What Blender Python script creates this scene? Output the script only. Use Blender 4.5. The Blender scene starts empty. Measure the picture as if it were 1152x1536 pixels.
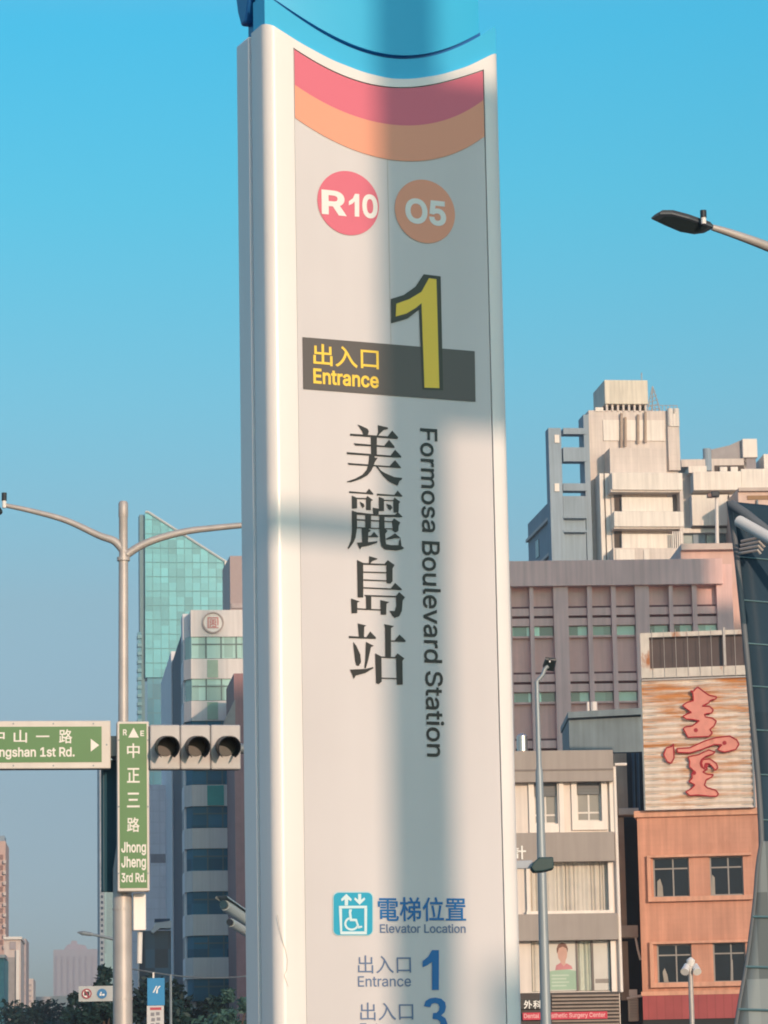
import bpy, bmesh, math, random, mathutils, mathutils.geometry
from math import sin, cos, radians as R_, pi, tan
from mathutils import Vector, Matrix

random.seed(7)
scene = bpy.context.scene
COL = scene.collection

# ------------------------------------------------------------------ camera
F_PX, PITCH, ROLL = 4700.0, R_(10.16), R_(-1.05)
CAM = Vector((0, 0, 1.6))
_r = Vector((1, 0, 0)); _u = Vector((0, -sin(PITCH), cos(PITCH))); FWD = Vector((0, cos(PITCH), sin(PITCH)))
RIGHT = _r * cos(ROLL) + _u * sin(ROLL)
UP = -_r * sin(ROLL) + _u * cos(ROLL)
cd = bpy.data.cameras.new('camera'); cam = bpy.data.objects.new('camera', cd); COL.objects.link(cam)
cam.matrix_world = Matrix(((RIGHT.x, UP.x, -FWD.x, CAM.x), (RIGHT.y, UP.y, -FWD.y, CAM.y),
                           (RIGHT.z, UP.z, -FWD.z, CAM.z), (0, 0, 0, 1)))
cd.sensor_fit = 'VERTICAL'; cd.sensor_height = 36.0; cd.sensor_width = 27.0
cd.lens = F_PX / 1536 * 36
cd.clip_start = 0.1; cd.clip_end = 8000
scene.camera = cam

# ------------------------------------------------------------------ light and sky
SUN_AZ, SUN_EL = R_(22), R_(11)            # sun stands behind the camera, to its right
SUN = Vector((sin(SUN_AZ) * cos(SUN_EL), -cos(SUN_AZ) * cos(SUN_EL), sin(SUN_EL)))
w = bpy.data.worlds.new('World'); scene.world = w; w.use_nodes = True
nt = w.node_tree; nt.nodes.clear()
sky = nt.nodes.new('ShaderNodeTexSky'); sky.sky_type = 'NISHITA'; sky.sun_disc = False
sky.sun_elevation = SUN_EL; sky.sun_rotation = pi - SUN_AZ
sky.altitude = 0; sky.air_density = 1.0; sky.dust_density = 1.2; sky.ozone_density = 1.0
tc = nt.nodes.new('ShaderNodeTexCoord'); sp = nt.nodes.new('ShaderNodeSeparateXYZ')
rp = nt.nodes.new('ShaderNodeValToRGB')
SKY_TINT = [(0.0, (.39, .485, .83)), (.043, (.39, .485, .83)), (.085, (.385, .46, .66)), (.149, (.39, .51, .60)), (.211, (.29, .66, .74)), (.273, (.165, .77, .85)), (.327, (.095, .82, .95)), (.45, (.95, .86, 1.0)), (1.0, (1.0, .92, 1.0))]
el = rp.color_ramp.elements
mixs = nt.nodes.new('ShaderNodeMix'); mixs.data_type = 'RGBA'; mixs.blend_type = 'MULTIPLY'; mixs.inputs[0].default_value = 1
bg = nt.nodes.new('ShaderNodeBackground'); wo = nt.nodes.new('ShaderNodeOutputWorld')
L = nt.links.new
L(tc.outputs['Generated'], sp.inputs[0]); L(sp.outputs['Z'], rp.inputs[0])
for i, (p, c) in enumerate(SKY_TINT):
    e = el[i] if i < 2 else el.new(p)
    e.position = p; e.color = (*c, 1)
L(sky.outputs[0], mixs.inputs[6]); L(rp.outputs[0], mixs.inputs[7]); L(mixs.outputs[2], bg.inputs[0])
bg.inputs[1].default_value = 0.15
L(bg.outputs[0], wo.inputs[0])
sd = bpy.data.lights.new('sun', 'SUN'); sd.energy = 2.0; sd.angle = R_(0.7); sd.color = (1.0, 0.68, 0.485)
so = bpy.data.objects.new('sun', sd); COL.objects.link(so)
so.rotation_euler = SUN.to_track_quat('Z', 'Y').to_euler(); so.location = (0, -30, 60)
scene.view_settings.view_transform = 'Standard'; scene.view_settings.look = 'None'
scene.view_settings.gamma = 1; scene.view_settings.exposure = 0.66
scene.cycles.max_bounces = 6; scene.cycles.filter_width = 1.9
HAZE_DENSITY = 0.00038

# ------------------------------------------------------------------ helpers
def ray(px, py):
    return (FWD + RIGHT * ((px - 576) / F_PX) - UP * ((py - 768) / F_PX))
def at(px, py, Y):
    d = ray(px, py); return CAM + d * (Y / d.y)

class Fr:
    """upright facade frame: local x along the facade, -y towards the street, z up"""
    def __init__(s, px, py, Y, yaw=0.0):
        p = at(px, py, Y); s.O = Vector((p.x, p.y, 0)); s.yaw = R_(yaw)
        s.e = Vector((cos(s.yaw), sin(s.yaw), 0)); s.n = Vector((sin(s.yaw), -cos(s.yaw), 0))
    def uz(s, px, py, w=0.0):
        d = ray(px, py); q = s.O + s.n * w - CAM
        p = CAM + d * (q.dot(s.n) / d.dot(s.n))
        return (p - s.O).dot(s.e), p.z
    def rect(s, x0, y0, x1, y1, w=0.0):
        mx, my = (x0 + x1) / 2, (y0 + y1) / 2
        return s.uz(x0, my, w)[0], s.uz(x1, my, w)[0], s.uz(mx, y1, w)[1], s.uz(mx, y0, w)[1]
    def thing(s, name, label, cat, group=None):
        o = bpy.data.objects.new(name, None); COL.objects.link(o); o.empty_display_size = .3
        o.location = s.O; o.rotation_euler = (0, 0, s.yaw); tag(o, label, cat, group); return o
    def depth(s, u, px, py):
        """local y at which the side wall x=u is seen at pixel px,py"""
        d = ray(px, py); P = s.O + s.e * u
        nn = s.e; t = (P - CAM).dot(nn) / d.dot(nn); p = CAM + d * t
        return -(p - s.O).dot(s.n), p.z

def tag(o, label=None, cat=None, group=None, kind=None):
    if label: o['label'] = label
    if cat: o['category'] = cat
    if group: o['group'] = group
    if kind: o['kind'] = kind
    return o
def empty(name, loc, label, cat, group=None):
    o = bpy.data.objects.new(name, None); COL.objects.link(o); o.location = loc; o.empty_display_size = .3
    return tag(o, label, cat, group)

class MB:
    def __init__(s): s.v = []; s.f = []
    def box(s, x0, x1, y0, y1, z0, z1):
        b = len(s.v)
        s.v += [(x0, y0, z0), (x1, y0, z0), (x1, y1, z0), (x0, y1, z0), (x0, y0, z1), (x1, y0, z1), (x1, y1, z1), (x0, y1, z1)]
        s.f += [tuple(b + i for i in q) for q in ((0, 3, 2, 1), (4, 5, 6, 7), (0, 1, 5, 4), (1, 2, 6, 5), (2, 3, 7, 6), (3, 0, 4, 7))]
        return s
    def pbox(s, fr, r, w=0.0, d=0.3):
        u0, u1, z0, z1 = fr.rect(*r, w); return s.box(u0, u1, -w, -w + d, z0, z1)
    def prism(s, pts, y0, y1):
        """outline in x,z extruded along y"""
        n = len(pts); b = len(s.v)
        a = sum(pts[i][0] * pts[(i + 1) % n][1] - pts[(i + 1) % n][0] * pts[i][1] for i in range(n))
        if a < 0: pts = pts[::-1]
        s.v += [(p[0], y0, p[1]) for p in pts] + [(p[0], y1, p[1]) for p in pts]
        s.f.append(tuple(b + i for i in range(n))); s.f.append(tuple(b + n + i for i in reversed(range(n))))
        for i in range(n):
            j = (i + 1) % n; s.f.append((b + j, b + i, b + n + i, b + n + j))
        return s
    def sheet(s, pts, y):
        n = len(pts); b = len(s.v)
        a = sum(pts[i][0] * pts[(i + 1) % n][1] - pts[(i + 1) % n][0] * pts[i][1] for i in range(n))
        if a < 0: pts = pts[::-1]
        s.v += [(p[0], y, p[1]) for p in pts]; s.f.append(tuple(b + i for i in range(n))); return s
    def vprism(s, pts, z0, z1):
        n = len(pts); b = len(s.v)
        a = sum(pts[i][0] * pts[(i + 1) % n][1] - pts[(i + 1) % n][0] * pts[i][1] for i in range(n))
        if a < 0: pts = pts[::-1]
        s.v += [(p[0], p[1], z0) for p in pts] + [(p[0], p[1], z1) for p in pts]
        s.f.append(tuple(b + i for i in reversed(range(n)))); s.f.append(tuple(b + n + i for i in range(n)))
        for i in range(n):
            j = (i + 1) % n; s.f.append((b + i, b + j, b + n + j, b + n + i))
        return s
    def quad(s, a, b_, c, d):
        b = len(s.v); s.v += [tuple(a), tuple(b_), tuple(c), tuple(d)]; s.f.append((b, b + 1, b + 2, b + 3)); return s
    def tube(s, pts, r, n=12, cap=True):
        pts = [Vector(p) for p in pts]; rs = r if isinstance(r, (list, tuple)) else [r] * len(pts)
        b = len(s.v); up = Vector((0, 0, 1)); t0 = (pts[1] - pts[0]).normalized()
        if abs(t0.dot(up)) > .95: up = Vector((0, 1, 0))
        for i, p in enumerate(pts):
            t = (pts[min(i + 1, len(pts) - 1)] - pts[max(i - 1, 0)]).normalized()
            x = t.cross(up)
            x = x.normalized() if x.length > 1e-6 else Vector((1, 0, 0)); y = x.cross(t)
            up = y
            for k in range(n):
                a = 2 * pi * k / n; q = p + (x * cos(a) + y * sin(a)) * rs[i]; s.v.append(tuple(q))
        for i in range(len(pts) - 1):
            for k in range(n):
                k2 = (k + 1) % n; s.f.append((b + i * n + k, b + i * n + k2, b + (i + 1) * n + k2, b + (i + 1) * n + k))
        if cap:
            s.f.append(tuple(b + k for k in reversed(range(n)))); s.f.append(tuple(b + (len(pts) - 1) * n + k for k in range(n)))
        return s
    def disc(s, u, z, r, y0, y1, n=40, rx=None):
        rx = rx or r
        return s.prism([(u + rx * cos(2 * pi * k / n), z + r * sin(2 * pi * k / n)) for k in range(n)], y0, y1)
    def ring(s, u, z, r0, r1, y0, y1, n=40):
        b = len(s.v)
        for k in range(n):
            a = 2 * pi * k / n
            for r, y in ((r0, y0), (r1, y0), (r1, y1), (r0, y1)): s.v.append((u + r * cos(a), y, z + r * sin(a)))
        for k in range(n):
            i, j = b + 4 * k, b + 4 * ((k + 1) % n)
            for a, c in ((0, 1), (1, 2), (2, 3), (3, 0)): s.f.append((i + a, j + a, j + c, i + c))
        return s
    def build(s, name, m, parent=None, smooth=False, bevel=0.0, world=False, fix=True):
        off = Vector((0, 0, 0))
        if world and parent is not None: off = parent.location
        me = bpy.data.meshes.new(name)
        me.from_pydata([(v[0] - off.x, v[1] - off.y, v[2] - off.z) for v in s.v], [], s.f)
        if fix:
            bm = bmesh.new(); bm.from_mesh(me); bmesh.ops.recalc_face_normals(bm, faces=bm.faces); bm.to_mesh(me); bm.free()
        me.materials.append(m)
        o = bpy.data.objects.new(name, me); COL.objects.link(o)
        if parent is not None: o.parent = parent
        if smooth:
            me.shade_smooth()
            try: me.set_sharp_from_angle(angle=R_(38))
            except Exception: pass
        if bevel:
            b = o.modifiers.new('bevel', 'BEVEL'); b.width = bevel; b.segments = 2; b.limit_method = 'ANGLE'; b.angle_limit = R_(40)
        return o

# text as flat lettering -------------------------------------------------
_tc = {}
import os
FONT = None
try: FONT = bpy.data.fonts.load(os.path.join(bpy.utils.system_resource('DATAFILES', path='fonts'), 'Inter.woff2'))   # Blender's own interface font
except Exception: pass
def contours(txt, font, spacing):
    """outline polygons of the text, sampled from its curves"""
    c = bpy.data.curves.new('lettering', 'FONT'); c.body = txt; c.space_character = spacing
    if font: c.font = font
    o = bpy.data.objects.new('lettering', c); COL.objects.link(o); bpy.context.view_layer.update()
    cv = o.to_curve(bpy.context.evaluated_depsgraph_get()); out = []
    for sp in cv.splines:
        B = sp.bezier_points; n = len(B); q = []
        for k in range(n):
            a, b = B[k], B[(k + 1) % n]; p0, p1, p2, p3 = a.co, a.handle_right, b.handle_left, b.co
            st = (p3 - p0); dev = abs(st.x * (p1 - p0).y - st.y * (p1 - p0).x) + abs(st.x * (p2 - p0).y - st.y * (p2 - p0).x)
            m = 1 if dev < 1e-5 else 6
            for t in [x / m for x in range(m)]:
                r = p0 * (1 - t) ** 3 + p1 * 3 * t * (1 - t) ** 2 + p2 * 3 * t * t * (1 - t) + p3 * t ** 3; q.append((r.x, r.y))
        q = [p for i, p in enumerate(q) if (p[0] - q[i - 1][0]) ** 2 + (p[1] - q[i - 1][1]) ** 2 > 1e-9]
        if len(q) > 2: out.append(q)
    o.to_curve_clear(); bpy.data.objects.remove(o); bpy.data.curves.remove(c)
    return out
def area(q): return .5 * sum(q[i - 1][0] * q[i][1] - q[i][0] * q[i - 1][1] for i in range(len(q)))
def swell(q, d):
    """push an outline sideways by d so that the letter grows bolder"""
    n = len(q); o = []
    for i in range(n):
        a, p, b = q[i - 1], q[i], q[(i + 1) % n]
        e1 = Vector((p[0] - a[0], p[1] - a[1])).normalized(); e2 = Vector((b[0] - p[0], b[1] - p[1])).normalized()
        n1 = Vector((e1.y, -e1.x)); n2 = Vector((e2.y, -e2.x)); m = n1 + n2
        if m.length < 1e-4: m = n1.copy()
        m.normalize(); k = d / max(.45, m.dot(n1)); o.append((p[0] + m.x * k, p[1] + m.y * k))
    return o
def glyphs(txt, off=0.0, spacing=1.0):
    k = (txt, off, spacing)
    if k not in _tc:
        cs = contours(txt, FONT if all(ord(ch) < 256 for ch in txt) else None, spacing)
        big = max(cs, key=lambda q: abs(area(q))); sg = 1 if area(big) > 0 else -1
        cs = [q if sg > 0 else q[::-1] for q in cs]
        loops = [swell(q, off) for q in cs]; pts, eds = [], []
        for q in loops:
            b = len(pts); pts += [Vector(p) for p in q]; eds += [(b + i, b + (i + 1) % len(q)) for i in range(len(q))]
        V_, E__, T_, *_x = mathutils.geometry.delaunay_2d_cdt(pts, eds, [], 0, 1e-6)
        def winding(x, y):
            wn = 0
            for q in loops:
                for i in range(len(q)):
                    a, b = q[i - 1], q[i]
                    if (a[1] > y) != (b[1] > y) and x < (b[0] - a[0]) * (y - a[1]) / (b[1] - a[1]) + a[0]: wn += 1 if b[1] > a[1] else -1
            return wn
        vs = [(v.x, v.y) for v in V_]
        fs = [tuple(t) for t in T_ if winding(sum(vs[i][0] for i in t) / 3, sum(vs[i][1] for i in t) / 3) != 0]
        used = sorted({i for t in fs for i in t}); m_ = {o: n for n, o in enumerate(used)}; vs = [vs[i] for i in used]; fs = [tuple(m_[i] for i in t) for t in fs]
        lay = [0] * len(vs)
        xs = [v[0] for v in vs]; ys = [v[1] for v in vs]; x0, x1, y0, y1 = min(xs), max(xs), min(ys), max(ys)
        _tc[k] = ([((x - x0) / (x1 - x0), (y - y0) / (y1 - y0), l) for (x, y), l in zip(vs, lay)], fs)
    return _tc[k]
def put_text(mb, fr, txt, r, w, off=0.0, turned=False, spacing=1.0):
    """fit the text to a pixel rectangle of the frame, on the plane w in front of it"""
    u0, u1, z0, z1 = fr.rect(*r, w); vs, fs = glyphs(txt, off, spacing); b = len(mb.v)
    for x, y, l in vs:
        if turned: x, y = y, 1 - x
        mb.v.append((u0 + x * (u1 - u0), -w - .00006 * l, z0 + y * (z1 - z0)))
    mb.f += [tuple(b + i for i in f) for f in fs]
def px_poly(mb, fr, pts, ox, oy, sc, w, d=None):
    q = [fr.uz(ox + x / sc, oy + y / sc, w) for x, y in pts]
    if d is None: mb.sheet(q, -w)
    else: mb.prism(q, -w, -w + d)

def text_part(fr, txt, r, w, m, parent, name='lettering', **k):
    mb = MB(); put_text(mb, fr, txt, r, w, **k); return mb.build(name, m, parent)

# materials --------------------------------------------------------------
_mats = {}
def M(name, col, rough=.6, metal=0.0, var=.12, scale=1.5, streak=0.0, spec=.4, tile=None, bump=0.0, coat=0.0, dirt=None):
    if name in _mats: return _mats[name]
    m = bpy.data.materials.new(name); m.use_nodes = True; t = m.node_tree; N = t.nodes; lk = t.links.new
    b = N['Principled BSDF']; b.inputs['Roughness'].default_value = rough; b.inputs['Metallic'].default_value = metal
    b.inputs['Specular IOR Level'].default_value = spec
    if coat: b.inputs['Coat Weight'].default_value = coat; b.inputs['Coat Roughness'].default_value = .08
    tc = N.new('ShaderNodeTexCoord')
    def mul(a, fac, lo, hi):
        mr = N.new('ShaderNodeMapRange'); mr.inputs[1].default_value = .3; mr.inputs[2].default_value = .7
        mr.inputs[3].default_value = lo; mr.inputs[4].default_value = hi; lk(fac, mr.inputs[0])
        v = N.new('ShaderNodeVectorMath'); v.operation = 'SCALE'
        if isinstance(a, tuple): v.inputs[0].default_value = a
        else: lk(a, v.inputs[0])
        lk(mr.outputs[0], v.inputs['Scale']); return v.outputs[0]
    n = N.new('ShaderNodeTexNoise'); n.inputs['Scale'].default_value = scale; n.inputs['Detail'].default_value = 6
    lk(tc.outputs['Object'], n.inputs['Vector'])
    c = mul(tuple(col), n.outputs[0], 1 - var, 1 + var * .6)
    if streak:
        mp = N.new('ShaderNodeMapping'); mp.inputs['Scale'].default_value = (2.2, 2.2, .12); lk(tc.outputs['Object'], mp.inputs[0])
        n2 = N.new('ShaderNodeTexNoise'); n2.inputs['Scale'].default_value = 2.0; n2.inputs['Detail'].default_value = 5; lk(mp.outputs[0], n2.inputs['Vector'])
        c = mul(c, n2.outputs[0], 1 - streak, 1.05)
    if tile:
        tw, th, k = tile
        s_ = N.new('ShaderNodeSeparateXYZ'); lk(tc.outputs['Object'], s_.inputs[0])
        cb = N.new('ShaderNodeCombineXYZ'); ad = N.new('ShaderNodeMath'); ad.operation = 'ADD'
        lk(s_.outputs[0], ad.inputs[0]); lk(s_.outputs[1], ad.inputs[1]); lk(ad.outputs[0], cb.inputs[0]); lk(s_.outputs[2], cb.inputs[1])
        br = N.new('ShaderNodeTexBrick'); br.offset = 0; br.inputs['Scale'].default_value = 1; br.inputs['Brick Width'].default_value = tw
        br.inputs['Row Height'].default_value = th; br.inputs['Mortar Size'].default_value = min(tw, th) * .06
        br.inputs['Color1'].default_value = (1, 1, 1, 1); br.inputs['Color2'].default_value = (1 - k, 1 - k, 1 - k, 1); br.inputs['Mortar'].default_value = (1 - 2 * k,) * 3 + (1,)
        lk(cb.outputs[0], br.inputs['Vector'])
        v = N.new('ShaderNodeVectorMath'); v.operation = 'MULTIPLY'; lk(c, v.inputs[0]); lk(br.outputs[0], v.inputs[1]); c = v.outputs[0]
    if dirt:
        n3 = N.new('ShaderNodeTexNoise'); n3.inputs['Scale'].default_value = dirt[1]; n3.inputs['Detail'].default_value = 8; n3.inputs['Roughness'].default_value = .65
        mp = N.new('ShaderNodeMapping'); mp.inputs['Scale'].default_value = (1, 1, dirt[3] if len(dirt) > 3 else 1); lk(tc.outputs['Object'], mp.inputs[0]); lk(mp.outputs[0], n3.inputs['Vector'])
        if len(dirt) > 4: mp.inputs['Scale'].default_value = (dirt[5], 1, dirt[3])
        src = n3.outputs[0]
        if len(dirt) > 4:   # rust that gathers towards the upper edge
            zs = N.new('ShaderNodeSeparateXYZ'); lk(tc.outputs['Object'], zs.inputs[0]); zr = N.new('ShaderNodeMapRange')
            zr.inputs[1].default_value, zr.inputs[2].default_value = dirt[4][:2]; zr.inputs[3].default_value, zr.inputs[4].default_value = dirt[4][2:]; lk(zs.outputs[2], zr.inputs[0])
            ad2 = N.new('ShaderNodeMath'); ad2.operation = 'ADD'; lk(src, ad2.inputs[0]); lk(zr.outputs[0], ad2.inputs[1]); src = ad2.outputs[0]
        mr = N.new('ShaderNodeMapRange'); mr.inputs[1].default_value = dirt[2]; mr.inputs[2].default_value = dirt[2] + (.16 if len(dirt) > 4 else .13); lk(src, mr.inputs[0])
        mx = N.new('ShaderNodeMix'); mx.data_type = 'RGBA'; lk(mr.outputs[0], mx.inputs[0]); lk(c, mx.inputs[6]); mx.inputs[7].default_value = (*dirt[0], 1); c = mx.outputs[2]
    lk(c, b.inputs['Base Color'])
    if bump:
        bp = N.new('ShaderNodeBump'); bp.inputs['Strength'].default_value = bump; bp.inputs['Distance'].default_value = .02; lk(n.outputs[0], bp.inputs['Height']); lk(bp.outputs[0], b.inputs['Normal'])
    _mats[name] = m; return m
def glass(name, col, rough=.06, spec=.6, cell=None, lo=.5, hi=1.6, wob=.02):
    """opaque reflective glazing; cell gives each pane its own tone and tilt"""
    if name in _mats: return _mats[name]
    m = bpy.data.materials.new(name); m.use_nodes = True; t = m.node_tree; N = t.nodes; lk = t.links.new
    b = N['Principled BSDF']; b.inputs['Roughness'].default_value = rough; b.inputs['Specular IOR Level'].default_value = spec
    tc = N.new('ShaderNodeTexCoord')
    src = tc.outputs['Object']
    if cell:
        dv = N.new('ShaderNodeVectorMath'); dv.operation = 'DIVIDE'; dv.inputs[1].default_value = (cell[0], 1000, cell[1]); lk(src, dv.inputs[0])
        fl = N.new('ShaderNodeVectorMath'); fl.operation = 'FLOOR'; lk(dv.outputs[0], fl.inputs[0])
        wn = N.new('ShaderNodeTexWhiteNoise'); wn.noise_dimensions = '3D'; lk(fl.outputs[0], wn.inputs['Vector']); fac = wn.outputs['Value']
    else:
        n = N.new('ShaderNodeTexNoise'); n.inputs['Scale'].default_value = .7; n.inputs['Detail'].default_value = 3; lk(src, n.inputs['Vector']); fac = n.outputs[0]
    mr = N.new('ShaderNodeMapRange'); mr.inputs[3].default_value = lo; mr.inputs[4].default_value = hi; lk(fac, mr.inputs[0])
    v = N.new('ShaderNodeVectorMath'); v.operation = 'SCALE'; v.inputs[0].default_value = col; lk(mr.outputs[0], v.inputs['Scale']); lk(v.outputs[0], b.inputs['Base Color'])
    n = N.new('ShaderNodeTexNoise'); n.inputs['Scale'].default_value = 1.1; n.inputs['Detail'].default_value = 1; lk(src, n.inputs['Vector'])
    bp = N.new('ShaderNodeBump'); bp.inputs['Strength'].default_value = .15; bp.inputs['Distance'].default_value = wob; lk(n.outputs[0], bp.inputs['Height']); lk(bp.outputs[0], b.inputs['Normal'])
    _mats[name] = m; return m

def wall_holes(mb, u0, u1, z0, z1, holes, rev=.15, y=0.0, D=None):
    """front wall with rectangular openings and their reveals; D closes it to a solid block behind"""
    us = sorted({u0, u1, *[h[0] for h in holes], *[h[1] for h in holes]}); zs = sorted({z0, z1, *[h[2] for h in holes], *[h[3] for h in holes]})
    us = [u for u in us if u0 <= u <= u1]; zs = [z for z in zs if z0 <= z <= z1]
    for i in range(len(us) - 1):
        for j in range(len(zs) - 1):
            cu, cz = (us[i] + us[i + 1]) / 2, (zs[j] + zs[j + 1]) / 2
            if any(h[0] < cu < h[1] and h[2] < cz < h[3] for h in holes): continue
            mb.quad((us[i], y, zs[j]), (us[i + 1], y, zs[j]), (us[i + 1], y, zs[j + 1]), (us[i], y, zs[j + 1]))
    for a, b_, c, d in holes:
        mb.quad((a, y, c), (a, y + rev, c), (a, y + rev, d), (a, y, d)); mb.quad((b_, y, c), (b_, y, d), (b_, y + rev, d), (b_, y + rev, c))
        mb.quad((a, y, c), (b_, y, c), (b_, y + rev, c), (a, y + rev, c)); mb.quad((a, y, d), (a, y + rev, d), (b_, y + rev, d), (b_, y, d))
    if D:
        mb.quad((u0, y, z0), (u0, y, z1), (u0, y + D, z1), (u0, y + D, z0)); mb.quad((u1, y, z0), (u1, y + D, z0), (u1, y + D, z1), (u1, y, z1))
        mb.quad((u0, y, z1), (u1, y, z1), (u1, y + D, z1), (u0, y + D, z1)); mb.quad((u0, y + D, z0), (u0, y + D, z1), (u1, y + D, z1), (u1, y + D, z0))

def window(parent, r, y, gm, fm, nv=(.5,), nh=(), t=.05, name='window'):
    """glass pane at depth y with a sub-part frame standing proud of it"""
    u0, u1, z0, z1 = r
    g = MB().box(u0, u1, y, y + .03, z0, z1).build(name, gm, parent)
    f = MB(); p = .03
    f.box(u0, u0 + t, y - p, y - .002, z0, z1).box(u1 - t, u1, y - p, y - .002, z0, z1)
    f.box(u0 + t, u1 - t, y - p, y - .002, z0, z0 + t).box(u0 + t, u1 - t, y - p, y - .002, z1 - t, z1)
    for k in nv:
        c = u0 + (u1 - u0) * k; f.box(c - t * .5, c + t * .5, y - p + .005, y - .002, z0 + t, z1 - t)
    for k in nh:
        c = z0 + (z1 - z0) * k; f.box(u0 + t, u1 - t, y - p + .009, y - .002, c - t * .5, c + t * .5)
    f.build('frame', fm, g); return g

# colours ----------------------------------------------------------------
WHITE = M('white_gloss_paint', (.80, .78, .755), .3, var=.04, scale=2, streak=.06, spec=.5)
PANEL = M('pale_panel_film', (.62, .605, .615), .36, var=.05, scale=1.6, spec=.45, streak=.05)
SEAM = M('dark_seam', (.05, .055, .06), .5)
BLUECAP = M('blue_plastic', (.045, .46, .76), .3, var=.05, spec=.4)
NAVYCAP = M('deep_blue_plastic', (.008, .11, .34), .3, var=.05)
REDF = M('red_film', (.68, .15, .215), .35, var=.03)
ORGF = M('orange_film', (.82, .35, .225), .35, var=.03)
YELF = M('yellow_film', (.90, .63, .07), .35, var=.03)
BLKF = M('black_film', (.022, .02, .02), .3, var=.03)
BANDF = M('dark_grey_film', (.11, .095, .09), .3, var=.04)
BLUF = M('blue_film', (.003, .15, .42), .35, var=.03)
GREYF = M('grey_blue_film', (.12, .19, .33), .4, var=.03)
CYANF = M('cyan_film', (.01, .36, .55), .35, var=.03)
WHTF = M('white_film', (.80, .80, .77), .35, var=.03)
GALV = M('galvanised_steel', (.48, .45, .43), .5, metal=.25, var=.1, scale=4, streak=.08)
GALVD = M('dull_steel', (.22, .26, .29), .5, metal=.3, var=.1, scale=4)
DARKP = M('dark_casing', (.018, .025, .035), .45, var=.1)
LENS = glass('led_lens', (.03, .045, .05), .12)

# ------------------------------------------------------------------ ground
RD = M('asphalt', (.05, .05, .052), .85, var=.25, scale=.8)
PV = M('paving_tiles', (.32, .29, .26), .8, var=.12, tile=(.4, .4, .08))
tag(MB().box(-560, 520, -120, 1900, -.4, 0).build('ground', RD), kind='structure')
tag(MB().box(-4, 8, 6.5, 24, 0, .13).build('pavement', PV), kind='structure')
tag(MB().box(4, 60, 100, 200, 0, .14).build('far_pavement', PV), kind='structure')

# ------------------------------------------------------------------ station pylon
P = Fr(580, 1500, 9.5, 23.85)
pyl = P.thing('station_pylon', 'tall white metro entrance pylon with blue cap, yellow 1 and station name, mid photo', 'sign pylon')
uL = P.uz(402, 430)[0]; uR = P.uz(759, 430)[0]; pL = P.uz(446, 430)[0]; pR = P.uz(733, 430)[0]
def curve_from(pts):
    q = [P.uz(x, y) for x, y in pts]
    def f(u):
        if u <= q[0][0]: return q[0][1]
        for a, b in zip(q, q[1:]):
            if u <= b[0]: k = (u - a[0]) / (b[0] - a[0]); return a[1] + (b[1] - a[1]) * k
        return q[-1][1]
    def g(u):  # smoothed
        return sum(f(u + d * .012) for d in (-2, -1, 0, 1, 2)) / 5
    return g
import numpy as np
def arc_from(pts, deg=4):
    q = [P.uz(x, y) for x, y in pts]; c0 = q[len(q) // 2][0]; co = np.polyfit([a - c0 for a, _ in q], [b for _, b in q], deg)
    return lambda u: float(np.polyval(co, u - c0))
top_f = curve_from([(394, 31), (398, 32), (410, 38), (450, 64), (498, 90), (546, 108.6), (585.6, 118), (617.5, 118.6), (661.5, 112), (701, 100), (747, 77)])
pan_f = arc_from([(438, 71), (490, 102), (538, 122), (585.6, 131.5), (633.5, 129), (681, 120), (723, 106)])
red_f = arc_from([(438.6, 124), (498, 160), (553.6, 180), (587, 186), (649, 186), (690, 170), (723, 152)])
org_f = arc_from([(440, 174), (490, 206), (550, 230), (585.6, 240), (617.5, 241.6), (669, 234), (725, 206)])
sea_f = arc_from([(394, -16), (420, 2), (450, 24), (490, 50), (530, 70), (577.6, 84), (617.5, 85), (665.5, 78), (705, 62), (747, 36)])
FD, GD, BD = .118, .020, .115           # depth of the front shell, the groove and the rear shell
def round_y(u, r=.035):
    d = min(u - uL, uR - u)
    return r - math.sqrt(max(0, r * r - (r - d) ** 2)) if d < r else 0.0
def columns(us, z0f, ztf, yf, yb):
    """solid built of columns across the width: bottom, top and front edge are functions of u"""
    mb = MB(); n = len(us)
    for u in us: mb.v += [(u, yf(u), z0f(u)), (u, yf(u), ztf(u)), (u, yb, ztf(u)), (u, yb, z0f(u))]
    for i in range(n - 1):
        a, b = 4 * i, 4 * i + 4
        for k in range(4):
            k2 = (k + 1) % 4; mb.f.append((a + k, b + k, b + k2, a + k2))
    mb.f.append((0, 1, 2, 3)); mb.f.append((4 * n - 1, 4 * n - 2, 4 * n - 3, 4 * n - 4)); return mb
fine = [uL + .035 * (1 - cos(k * pi / 16)) for k in range(9)]
fineR = [uR - (u - uL) for u in reversed(fine)]
def span(a, b, n): return [a + (b - a) * k / n for k in range(n + 1)]
G = .0025
lst = [u for u in fine if u < pL] + [pL - G]
rst = [pR + G] + [u for u in fineR if u > pR + G]
midu = span(pL - G, pR + G, 40)
columns(lst, lambda u: 0.0, top_f, round_y, FD).build('stile', WHITE, pyl, smooth=True)
columns(rst, lambda u: 0.0, top_f, round_y, FD).build('stile', WHITE, pyl, smooth=True)
columns(midu, lambda u: pan_f(u) + G, top_f, lambda u: 0.0, FD).build('rail', WHITE, pyl, smooth=True)
columns(midu, lambda u: 0.0, lambda u: pan_f(u) + G, lambda u: .012, FD).build('backing', SEAM, pyl)
columns(span(pL, pR, 40), lambda u: .25, pan_f, lambda u: .004, .0115).build('panel', PANEL, pyl)
columns(span(uL + .02, uR - .02, 30), lambda u: 0, lambda u: top_f(u) - .02, lambda u: FD + .001, FD + GD - .001).build('groove', NAVYCAP, pyl)
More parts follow.
